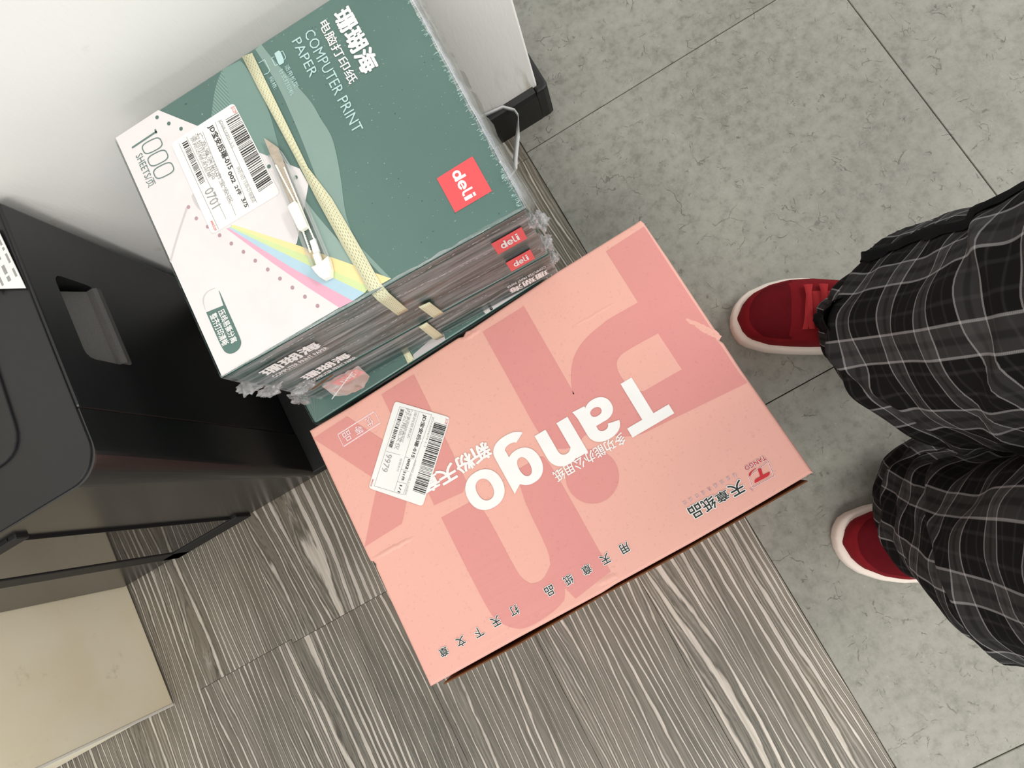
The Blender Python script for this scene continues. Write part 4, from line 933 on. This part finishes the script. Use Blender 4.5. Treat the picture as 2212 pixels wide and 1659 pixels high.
crease_glints(p3, -0.200, 0.2850, -0.030, 0.2830, 5)
crease_glints(p3, -0.100, 0.3310, 0.010, 0.3280, 6, 0.6)
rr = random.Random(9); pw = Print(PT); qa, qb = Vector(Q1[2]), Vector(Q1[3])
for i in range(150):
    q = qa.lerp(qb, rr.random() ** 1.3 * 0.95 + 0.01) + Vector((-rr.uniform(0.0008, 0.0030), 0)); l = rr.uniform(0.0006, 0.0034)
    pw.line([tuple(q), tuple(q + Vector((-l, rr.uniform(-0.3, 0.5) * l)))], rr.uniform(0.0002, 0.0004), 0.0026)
o = pw.build('film_crease_glints', M['mint'], p1); o['kind'] = 'stuff'  # pale dashes painted as film glints along the top right edge
# strap end poking out behind the stack
C = [Vector(c) for c in DATA['cable']]
V, F = [], []
C = [Vector((0.050, 0.549, 0.085))] + C + [Vector((0.052, 0.45, 0.090)), Vector((0.040, 0.44, 0.100))]
for i, c in enumerate(C):
    d = (C[min(i + 1, len(C) - 1)] - C[max(i - 1, 0)]).normalized()
    wv = Vector((0.0038, 0.0, 0.0)) if 4 <= i else Vector((0.001, 0.001, 0.0022))
    V += [tuple(c - wv), tuple(c + wv)]
    if i: F.append((2 * i - 2, 2 * i - 1, 2 * i + 1, 2 * i))
cb = mesh('packing_strap', V, F, M['cable'], None, True, loc=(0.06, 0.5, 0.07)); tag(cb, 'loose white plastic strap end looping out behind the green stack by the skirting', 'strap')
md = cb.modifiers.new('t', 'SOLIDIFY'); md.thickness = 0.0008

# ================================================================== utility knife
kn = empty('utility_knife', (-0.16, 0.33, ZG + 0.001), 'small snap-off utility knife with clear body and ivory slider, lying on the topmost pack', 'knife')
zk = ZG + 0.0016
bl_, br_ = DATA['c_bodyL'], DATA['c_bodyR']
prism('blade', DATA['c_blade'], zk + 0.0024, zk + 0.0029, M['steel'], kn)
prism('clear_body', roundpoly(bl_ + br_[::-1], 0.0008, 2), zk, zk + 0.0012, M['clear'], kn, 0.0003)
def strip(L, w, z0, z1, mat, name, side=1):
    P = [Vector(q) for q in L]; O = []
    for i, q in enumerate(P):
        d = (P[min(i + 1, len(P) - 1)] - P[max(i - 1, 0)]).normalized(); O.append(tuple(q + Vector((-d.y, d.x)) * w * side))
    return prism(name, [tuple(q) for q in P] + O[::-1], z0, z1, mat, kn, 0.0003)
strip(bl_, 0.0016, zk + 0.0012, zk + 0.0062, M['clear'], 'clear_rail', 1)
strip(br_, 0.0016, zk + 0.0012, zk + 0.0062, M['clear'], 'clear_rail', -1)
def teeth(L, name, side):
    P = [Vector(q) for q in L]; out = []; inn = []
    for i in range(len(P) - 1):
        n = max(2, int((P[i + 1] - P[i]).length / 0.0012))
        d = (P[i + 1] - P[i]).normalized(); nn = Vector((-d.y, d.x)) * side
        for j in range(n):
            q = P[i].lerp(P[i + 1], j / n); out.append(tuple(q + nn * (0.0008 if j % 2 else 0.0003))); inn.append(tuple(q - nn * 0.0007))
    return prism(name, out + inn[::-1], zk + 0.0030, zk + 0.0040, M['ivory'], kn)
teeth(DATA['c_railL'], 'channel_teeth', 1); teeth(DATA['c_railR'], 'channel_teeth', -1)
prism('slider', DATA['c_slider'], zk + 0.0030, zk + 0.0082, M['ivory'], kn, 0.0012, 3)
prism('end_cap', DATA['c_cap'], zk, zk + 0.0068, M['ivory'], kn, 0.0014, 3)
prism('end_insert', DATA['c_insert'], zk + 0.0012, zk + 0.0050, M['ivory'], kn, 0.0006)
prism('blade_clip', DATA['c_clip'], zk + 0.0012, zk + 0.0036, M['paper'], kn, 0.0004)

# ================================================================== pink carton
ZP = 0.28
ct = empty('carton', (-0.08, 0.08, 0.0), 'large pink printed cardboard carton of copier paper in front of the green stack', 'box')
OUT = DATA['pink_outline']
pb = prismbm(OUT, 0.0005, ZP, 0.003, 3)
frombm('box_shell', pb, M['pink'], ct)
PP = topplane(ZP)
EP = 0.0002
for s_ in range(len(DATA['pink_shapes'])):
    Print(PP).poly(smoothpoly(DATA['pink_shapes'][s_], 2, 33), EP + 0.00002 * s_).build('printed_pattern', M['pinkdark'], ct)
Print(PP).poly(smoothpoly(DATA['pink_cut'], 2, 40), EP * 2).build('printed_pattern', M['pink'], ct)
lettering('pink', PP, ct, EP * 4.5, halo=0.055)
q = DATA['pink_frame']
Print(PP).line([q[0], q[3]], 0.0007, EP * 3).line([q[1], q[2]], 0.0007, EP * 3).line([q[0], q[1]], 0.0012, EP * 3).line([q[3], q[2]], 0.0012, EP * 3).build('printed_frame', M['palewhite'], ct)
q = DATA['tframe']
lo = Print(PP).line(q, 0.0014, EP * 2.5, True); lo.build('logo_outline', M['white'], ct)
lg = Print(PP).line(q, 0.0005, EP * 3.5, True)
for s_ in DATA['tlogo']: lg.poly(smoothpoly(s_, 2, 50), EP * 4)
lg.build('logo', M['red'], ct)
lb = prism('shipping_label', roundpoly(DATA['pink_label'], 0.004, 4), ZP + 0.0010, ZP + 0.0014, M['paper'], ct)
PL = topplane(ZP + 0.0014)
lettering('plabel', PL, lb, 0.0002); barcode(DATA['pink_bar'], PL, lb, 0.0002, 48, 13); barcode(DATA['pink_bar2'], PL, lb, 0.0002, 28, 15)
pr = Print(PL)
for l in DATA['pl_lines']: pr.line(l, 0.0004, 0.0001)
pr.build('ruled_lines', M['greyink'], lb)
# loose front flap: pink outside, brown torn edge, leaning off the front face
V, F = [], []; FL = DATA['flap2']; n = 40
def fl(t):
    k = t * (len(FL) - 1); i = min(int(k), len(FL) - 2); return Vector(FL[i]).lerp(Vector(FL[i + 1]), k - i)
for i in range(n + 1):
    p = fl(i / n); lean = 0.0045
    for (dy, z) in ((0.0013, 0.2615 + 0.0008 * nz(i * 0.7, 1, 2)), (0.0, 0.2615 + 0.0008 * nz(i * 0.7, 5, 2)), (lean, 0.002), (lean + 0.0013, 0.002)):
        V.append((p.x, p.y + dy, z))
for i in range(n):
    for j in range(4): q = i * 4; F.append((q + j, q + (j + 1) % 4, q + 4 + (j + 1) % 4, q + 4 + j))
F += [(3, 2, 1, 0), (n * 4, n * 4 + 1, n * 4 + 2, n * 4 + 3)]
ff = mesh('front_flap', V, F, [M['kraft'], M['pink']], ct)
for f_ in range(0, 4 * n): ff.data.polygons[f_].material_index = 1 if f_ % 4 == 1 else 0
# crease ridges on the top and dents at the edges
def ridge(a, b, wd, hgt, seed):
    V, F = [], []; a, b = Vector(a), Vector(b); n = 26; d = (b - a).normalized(); nn = Vector((-d.y, d.x))
    for i in range(n + 1):
        t = i / n; p = a.lerp(b, t); k = math.sin(math.pi * t) ** 0.6
        for j, s_ in enumerate((-1, -0.45, 0, 0.45, 1)):
            q = p + nn * wd * s_ * (0.6 + 0.4 * k) + nn * 0.0012 * nz(i * 0.4, seed, 1); V.append((q.x, q.y, ZP + 0.00005 + hgt * k * (1 - abs(s_)) * (0.8 + 0.5 * nz(i * 0.6, seed, 3))))
    for i in range(n):
        for j in range(4): q = i * 5 + j; F.append((q, q + 5, q + 6, q + 1))
    return mesh('crease', V, F, M['pink'], ct, True)
CREASE = DATA['pink_creases']
for i, (a_, b_, w_, h_) in enumerate(CREASE): ridge(a_, b_, w_, h_, i * 3.3)

# ================================================================== person
pe = empty('person', (0.33, -0.12, 0.0), 'standing person in black plaid trousers and red sneakers, seen from the waist down', 'person')
def interp(zs, vs, z): return float(np.interp(z, zs, vs))
ZS = [0.05, 0.12, 0.2, 0.3, 0.45, 0.62, 0.78, 0.86]
LEGS = [dict(x=[0.330, 0.322, 0.316, 0.308, 0.31, 0.314, 0.322, 0.33], y=[0.044, 0.02, -0.001, -0.017, -0.042, -0.067, -0.085, -0.09], r=[0.050, 0.068, 0.085, 0.101, 0.097, 0.096, 0.105, 0.11], z0=0.066, back=(0.86, -0.5), ext=0.03),
        dict(x=[0.289, 0.273, 0.266, 0.262, 0.261, 0.263, 0.285, 0.30], y=[-0.177, -0.193, -0.21, -0.22, -0.222, -0.222, -0.215, -0.21], r=[0.067, 0.076, 0.082, 0.092, 0.102, 0.112, 0.112, 0.112], z0=0.055, back=(0.86, -0.5), ext=0.03)]
def legpoint(L, th, z, li, out=0.0):
    r = interp(ZS, L['r'], z); c = Vector((interp(ZS, L['x'], z), interp(ZS, L['y'], z)))
    d = Vector((math.cos(th), math.sin(th)))
    back = max(0.0, d.dot(Vector(L['back']))) * L['ext'] * max(0, 1 - z / 0.25)
    f = 0.011 * nz(d.x * 1.6 + li * 7, d.y * 1.6, z * 9) + 0.0035 * nz(d.x * 3.2, d.y * 3.2 + li * 3, z * 24) + 0.006 * nz(d.x * 2.5, d.y * 2.5 + li * 5, z * 26) * max(0.25, 1 - z / 0.3)
    f += 0.0035 * math.sin(z * 120 + 2.5 * d.x + 3 * nz(d.x * 2, d.y * 2, li)) * max(0.0, 1 - abs(z - 0.14) / 0.12)
    if li == 0: f += 0.010 * max(0.0, 1 - abs(z - 0.175) / 0.05) * max(0, d.dot(Vector((-0.8, 0.6)))) - 0.006 * max(0.0, 1 - abs(z - 0.135) / 0.03)
    if li == 0:      # cuff cloth tucked under a hanging fold at the front of the shin
        win = max(0.0, d.dot(Vector((-0.77, 0.64)))) ** 3
        zf = 0.275 + 0.018 * nz(d.x * 3, d.y * 3, 5.5)
        f -= 0.013 * win / (1 + math.exp((z - zf) / 0.0035)) * min(1.0, max(0.0, (z - 0.10) / 0.1))
        f += 0.005 * win * math.exp(-((z - zf - 0.02) / 0.016) ** 2)
    for ph_, am_ in ((0.0, 0.005), (2.1, 0.004), (4.4, 0.0045)):      # diagonal drape folds
        k_ = math.sin(2.2 * th + ph_ + li) * 0.06 + 0.30 + 0.09 * ph_
        f += am_ * math.exp(-((z - k_) / 0.014) ** 2) - 0.6 * am_ * math.exp(-((z - k_ + 0.022) / 0.012) ** 2)
    f *= min(1.0, 0.35 + z / 0.2)
    q = c + d * (r + f + back + out); return q
V, F, UV = [], [], []
NA, NZ = 120, 190
for li, L in enumerate(LEGS):
    b = len(V); zs = [L['z0'] + (0.84 - L['z0']) * j / NZ for j in range(NZ + 1)]
    for j, z in enumerate(zs):
        for i in range(NA + 1):
            th = math.radians(30) + 2 * math.pi * i / NA
            q = legpoint(L, th, z, li); V.append((q.x, q.y, z + (0.008 * nz(math.cos(th) * 2, math.sin(th) * 2, li + 3) if j == 0 else 0)))
            UV.append((i / NA * 0.066 * 9, z * 1.05 + 0.02 * li + 0.006 * math.cos(th - 2.6) ))
    for j in range(NZ):
        for i in range(NA): q = b + j * (NA + 1) + i; F.append((q, q + 1, q + NA + 2, q + NA + 1))
    # hem turned inwards
    hb = len(V)
    for i in range(NA + 1):
        v = V[b + i]; c = Vector((interp(ZS, L['x'], L['z0']), interp(ZS, L['y'], L['z0']))); q = c + (Vector(v[:2]) - c) * 0.86
        V.append((q.x, q.y, v[2] + 0.02)); UV.append((0.0, 0.0))
    for i in range(NA): F.append((b + i + 1, b + i, hb + i, hb + i + 1))
# seat of the trousers
b = len(V); nr = 14
for j in range(nr + 1):
    z = 0.70 + 0.24 * j / nr; k = 0.75 + 0.25 * min(1, j / 4)
    for i in range(NA + 1):
        th = math.radians(30) + 2 * math.pi * i / NA
        V.append((0.32 + 0.118 * k * math.cos(th), -0.148 + 0.178 * k * math.sin(th), z)); UV.append((i / NA * 0.066 * 14, z))
for j in range(nr):
    for i in range(NA): q = b + j * (NA + 1) + i; F.append((q, q + 1, q + NA + 2, q + NA + 1))
F.append([b + nr * (NA + 1) + i for i in range(NA)])
tr = mesh('trousers', V, F, M['plaid'], pe, True, UV)
# black side tape down the outer side of the upper leg in view
V, F = [], []; n = 40; L = LEGS[0]
for j in range(n + 1):
    z = 0.19 + 0.46 * j / n
    thc = math.radians(99 - 3 * math.sin(j * 0.5)); half = 0.085 + 0.05 * nz(j * 1.3, 3.3, 1.0) + 0.04 * nz(j * 0.4, 8.3, 1.0)
    for i in range(5):
        th = thc + half * (i / 2 - 1); q = legpoint(L, th, z, 0, 0.0035 * (1 - abs(i / 2 - 1)) + 0.0012 + 0.002 * nz(i * 1.3, j * 0.8, 2)); V.append((q.x, q.y, z))
for j in range(n):
    for i in range(4): q = j * 5 + i; F.append((q, q + 1, q + 6, q + 5))
mesh('side_tape', V, F, M['blackcloth'], tr, True)
# gathered black tie at the front of the upper hem
V, F = [], []; n = 26
for j in range(n + 1):
    z = 0.067 + 0.24 * j / n; thc = math.radians(143 - 3 * j / n); wd = 0.13 + 0.09 * nz(j * 0.9, 9.1, 0)
    for i in range(7):
        s_ = i / 3 - 1; th = thc + wd * s_; q = legpoint(L, th, z, 0, 0.006 * (1 - s_ * s_) + 0.001 + 0.003 * nz(i * 1.7, j * 1.1, 6)); V.append((q.x, q.y, z))
for j in range(n):
    for i in range(6): q = j * 7 + i; F.append((q, q + 1, q + 8, q + 7))
mesh('hem_tie', V, F, M['blackcloth'], tr, True)
# body: one continuous skinned figure inside the clothes
sk = bpy.data.meshes.new('body')
J = [((0.325, -0.148, 0.86), 0.10), ((0.325, -0.148, 0.92), 0.105), ((0.325, -0.085, 0.80), 0.075), ((0.315, -0.045, 0.46), 0.052), ((0.362, 0.028, 0.10), 0.036), ((0.305, 0.072, 0.045), 0.030), ((0.248, 0.105, 0.035), 0.024),
     ((0.310, -0.212, 0.80), 0.075), ((0.272, -0.222, 0.46), 0.052), ((0.330, -0.247, 0.10), 0.036), ((0.262, -0.222, 0.045), 0.030), ((0.208, -0.200, 0.035), 0.024)]
sk.from_pydata([tuple(Vector(j[0]) - WORLD[pe]) for j in J], [(0, 1), (0, 2), (2, 3), (3, 4), (4, 5), (5, 6), (0, 7), (7, 8), (8, 9), (9, 10), (10, 11)], [])
so = bpy.data.objects.new('body', sk); COL.objects.link(so)
m1 = so.modifiers.new('s', 'SKIN')
for i, j in enumerate(J): sk.skin_vertices[0].data[i].radius = (j[1], j[1]); sk.skin_vertices[0].data[i].use_root = (i == 0)
m2 = so.modifiers.new('d', 'SUBSURF'); m2.levels = 2; m2.render_levels = 2
nm = evalmesh(so); nm.name = 'body'; bpy.data.objects.remove(so)
bo = bpy.data.objects.new('body', nm); COL.objects.link(bo); bo.parent = pe; nm.materials.clear(); nm.materials.append(M['skin'])
for f in nm.polygons: f.use_smooth = True
WORLD[bo] = WORLD[pe].copy()
# shoes
SO = [0, .004, .012, .022, .045, .07, .097, .13, .17, .21, .245, .265, .275]
SLAT = [.010, .024, .035, .0435, .0545, .0605, .0615, .056, .047, .042, .038, .028, .010]
SMED = [-.004, -.016, -.0265, -.032, -.0385, -.0405, -.041, -.040, -.037, -.035, -.033, -.025, -.008]
def shoe(tip, back, side, label):
    tip, back = Vector(tip), Vector(back).normalized(); lat = Vector((-back.y, back.x)) * side
    if side > 0: lat = Vector((-back.y, back.x))
    def W(s, l, z): q = tip + back * s + lat * l; return (q.x, q.y, z)
    ss = [0.275 * (0.5 - 0.5 * math.cos(math.pi * i / 44)) for i in range(45)]
    LA = lambda s: float(np.interp(s, SO, SLAT)); ME = lambda s: float(np.interp(s, SO, SMED))
    outl = [(s, LA(s)) for s in ss] + [(s, ME(s)) for s in ss[::-1]]
    def ring(inset, z):
        c = Vector((0.13, 0.005)); out = []
        n = len(outl)
        for i in range(n):
            a, p, d = Vector(outl[i - 1]), Vector(outl[i]), Vector(outl[(i + 1) % n]); t = (d - a)
            t = t.normalized() if t.length > 1e-6 else Vector((1, 0)); nn = Vector((t.y, -t.x))
            if nn.dot(c - p) < 0 and abs(t.x) > 0.5: nn = -nn
            elif abs(t.x) <= 0.5: nn = (c - p).normalized()
            out.append(W(*(p + nn * inset), z))
        return out
    rings = [ring(0.004, 0.0), ring(0.0005, 0.004), ring(0.0, 0.014), ring(0.0008, 0.024), ring(0.003, 0.029), ring(0.008, 0.030), ring(0.02, 0.030)]
    n = len(rings[0]); V = [v for r in rings for v in r]; F = []
    for k in range(len(rings) - 1):
        for i in range(n): F.append((k * n + i, k * n + (i + 1) % n, (k + 1) * n + (i + 1) % n, (k + 1) * n + i))
    F.append(list(range(n))[::-1]); F.append([(len(rings) - 1) * n + i for i in range(n)])
    # upper
    hs = [0, .004, .014, .03, .06, .09, .12, .15, .19, .23, .26, .275]; hh = [.031, .044, .053, .059, .062, .070, .084, .096, .100, .100, .098, .09]
    us = [0.0075 + (0.262) * i / 40 for i in range(41)]; UVt, UF = [], []; m = 22
    def up(s, t):       # t 0..1 lateral -> medial over the top
        e = 0.0068; s2 = s - 0.0072 * max(0.0, 1 - (s - 0.0075) / 0.06); la, md_ = LA(s2) - e, ME(s2) + e
        if la - md_ < 0.004: la, md_ = 0.0055, 0.0015
        mid = (la + md_) / 2; hw = (la - md_) / 2
        hgt = float(np.interp(s - 0.0075, hs, hh)); a = math.pi * t
        cx = math.cos(a); sx_ = math.sin(a)
        l = mid + hw * math.copysign(abs(cx) ** 0.62, cx); z = 0.028 + (hgt - 0.028) * abs(sx_) ** 0.62
        return W(s, l, z)
    for s in us:
        for j in range(m + 1): UVt.append(up(s, j / m))
    for i in range(40):
        for j in range(m): q = i * (m + 1) + j; UF.append((q, q + m + 1, q + m + 2, q + 1))
    UF.append(list(range(m + 1)))
    sho = mesh('shoe', UVt, UF, M['suede'], pe, True); tag(sho, label)
    mesh('sole', V, F, M['soleM'], sho, True)
    # toe cap: darker suede panel raised a hair over the toe, with a stitched rim
    def patch(name, s0, s1, t0, t1, lift, mat, curve=0.0, ns=16, nt=16):
        P, G = [], []
        for i in range(ns + 1):
            for j in range(nt + 1):
                t = t0 + (t1 - t0) * j / nt; k = 1 - (2 * j / nt - 1) ** 2
                a_ = s0 + curve * (1 - k); s = a_ + (s1 - a_) * i / ns
                p = Vector(up(s, t)); p2 = Vector(up(s + 0.002, t)); p3 = Vector(up(s, min(1, t + 0.01)))
                nn = (p2 - p).cross(p3 - p); nn = nn.normalized() if nn.length > 0 else Vector((0, 0, 1))
                if nn.z < 0: nn = -nn
                edge = min(1.0, 4 * min(i, ns - i) / ns + 0.1, 4 * min(j, nt - j) / nt + 0.1)
                P.append(tuple(p + nn * lift * edge))
        for i in range(ns):
            for j in range(nt): q = i * (nt + 1) + j; G.append((q, q + nt + 1, q + nt + 2, q + 1))
        return mesh(name, P, G, mat, sho, True)
    patch('toe_vamp', 0.020, 0.072, 0.20, 0.80, 0.0014, M['suededark'], 0.018)
    patch('eyestay', 0.070, 0.17, 0.24, 0.76, 0.0028, M['suede'], -0.006)
    patch('tongue', 0.080, 0.175, 0.38, 0.62, 0.0042, M['lace'], -0.004)
    for k in range(4):
        s0 = 0.088 + 0.017 * k
        for sgn in (1, -1):
            P, G = [], []
            for i in range(13):
                t = 0.33 + 0.34 * i / 12; sc = s0 + sgn * 0.006 * (i / 12 - 0.5) + (0.0018 if sgn > 0 else 0)
                for j in (-1, 0, 1):
                    q = Vector(up(sc + 0.0032 * j, t)); P.append((q.x, q.y, q.z + 0.006 + (0.0012 if j == 0 else 0) + (0.001 if sgn > 0 else 0)))
            for i in range(12):
                for j in range(2): q = i * 3 + j; G.append((q, q + 3, q + 4, q + 1))
            mesh('lace', P, G, M['lace'], sho, True)
    return sho
shoe((0.2005, 0.128), (0.855, -0.519), 1, 'red suede sneaker with visible laces')
shoe((0.1635, -0.1795), (0.93, -0.37), -1, 'red suede sneaker half under the trouser hem')
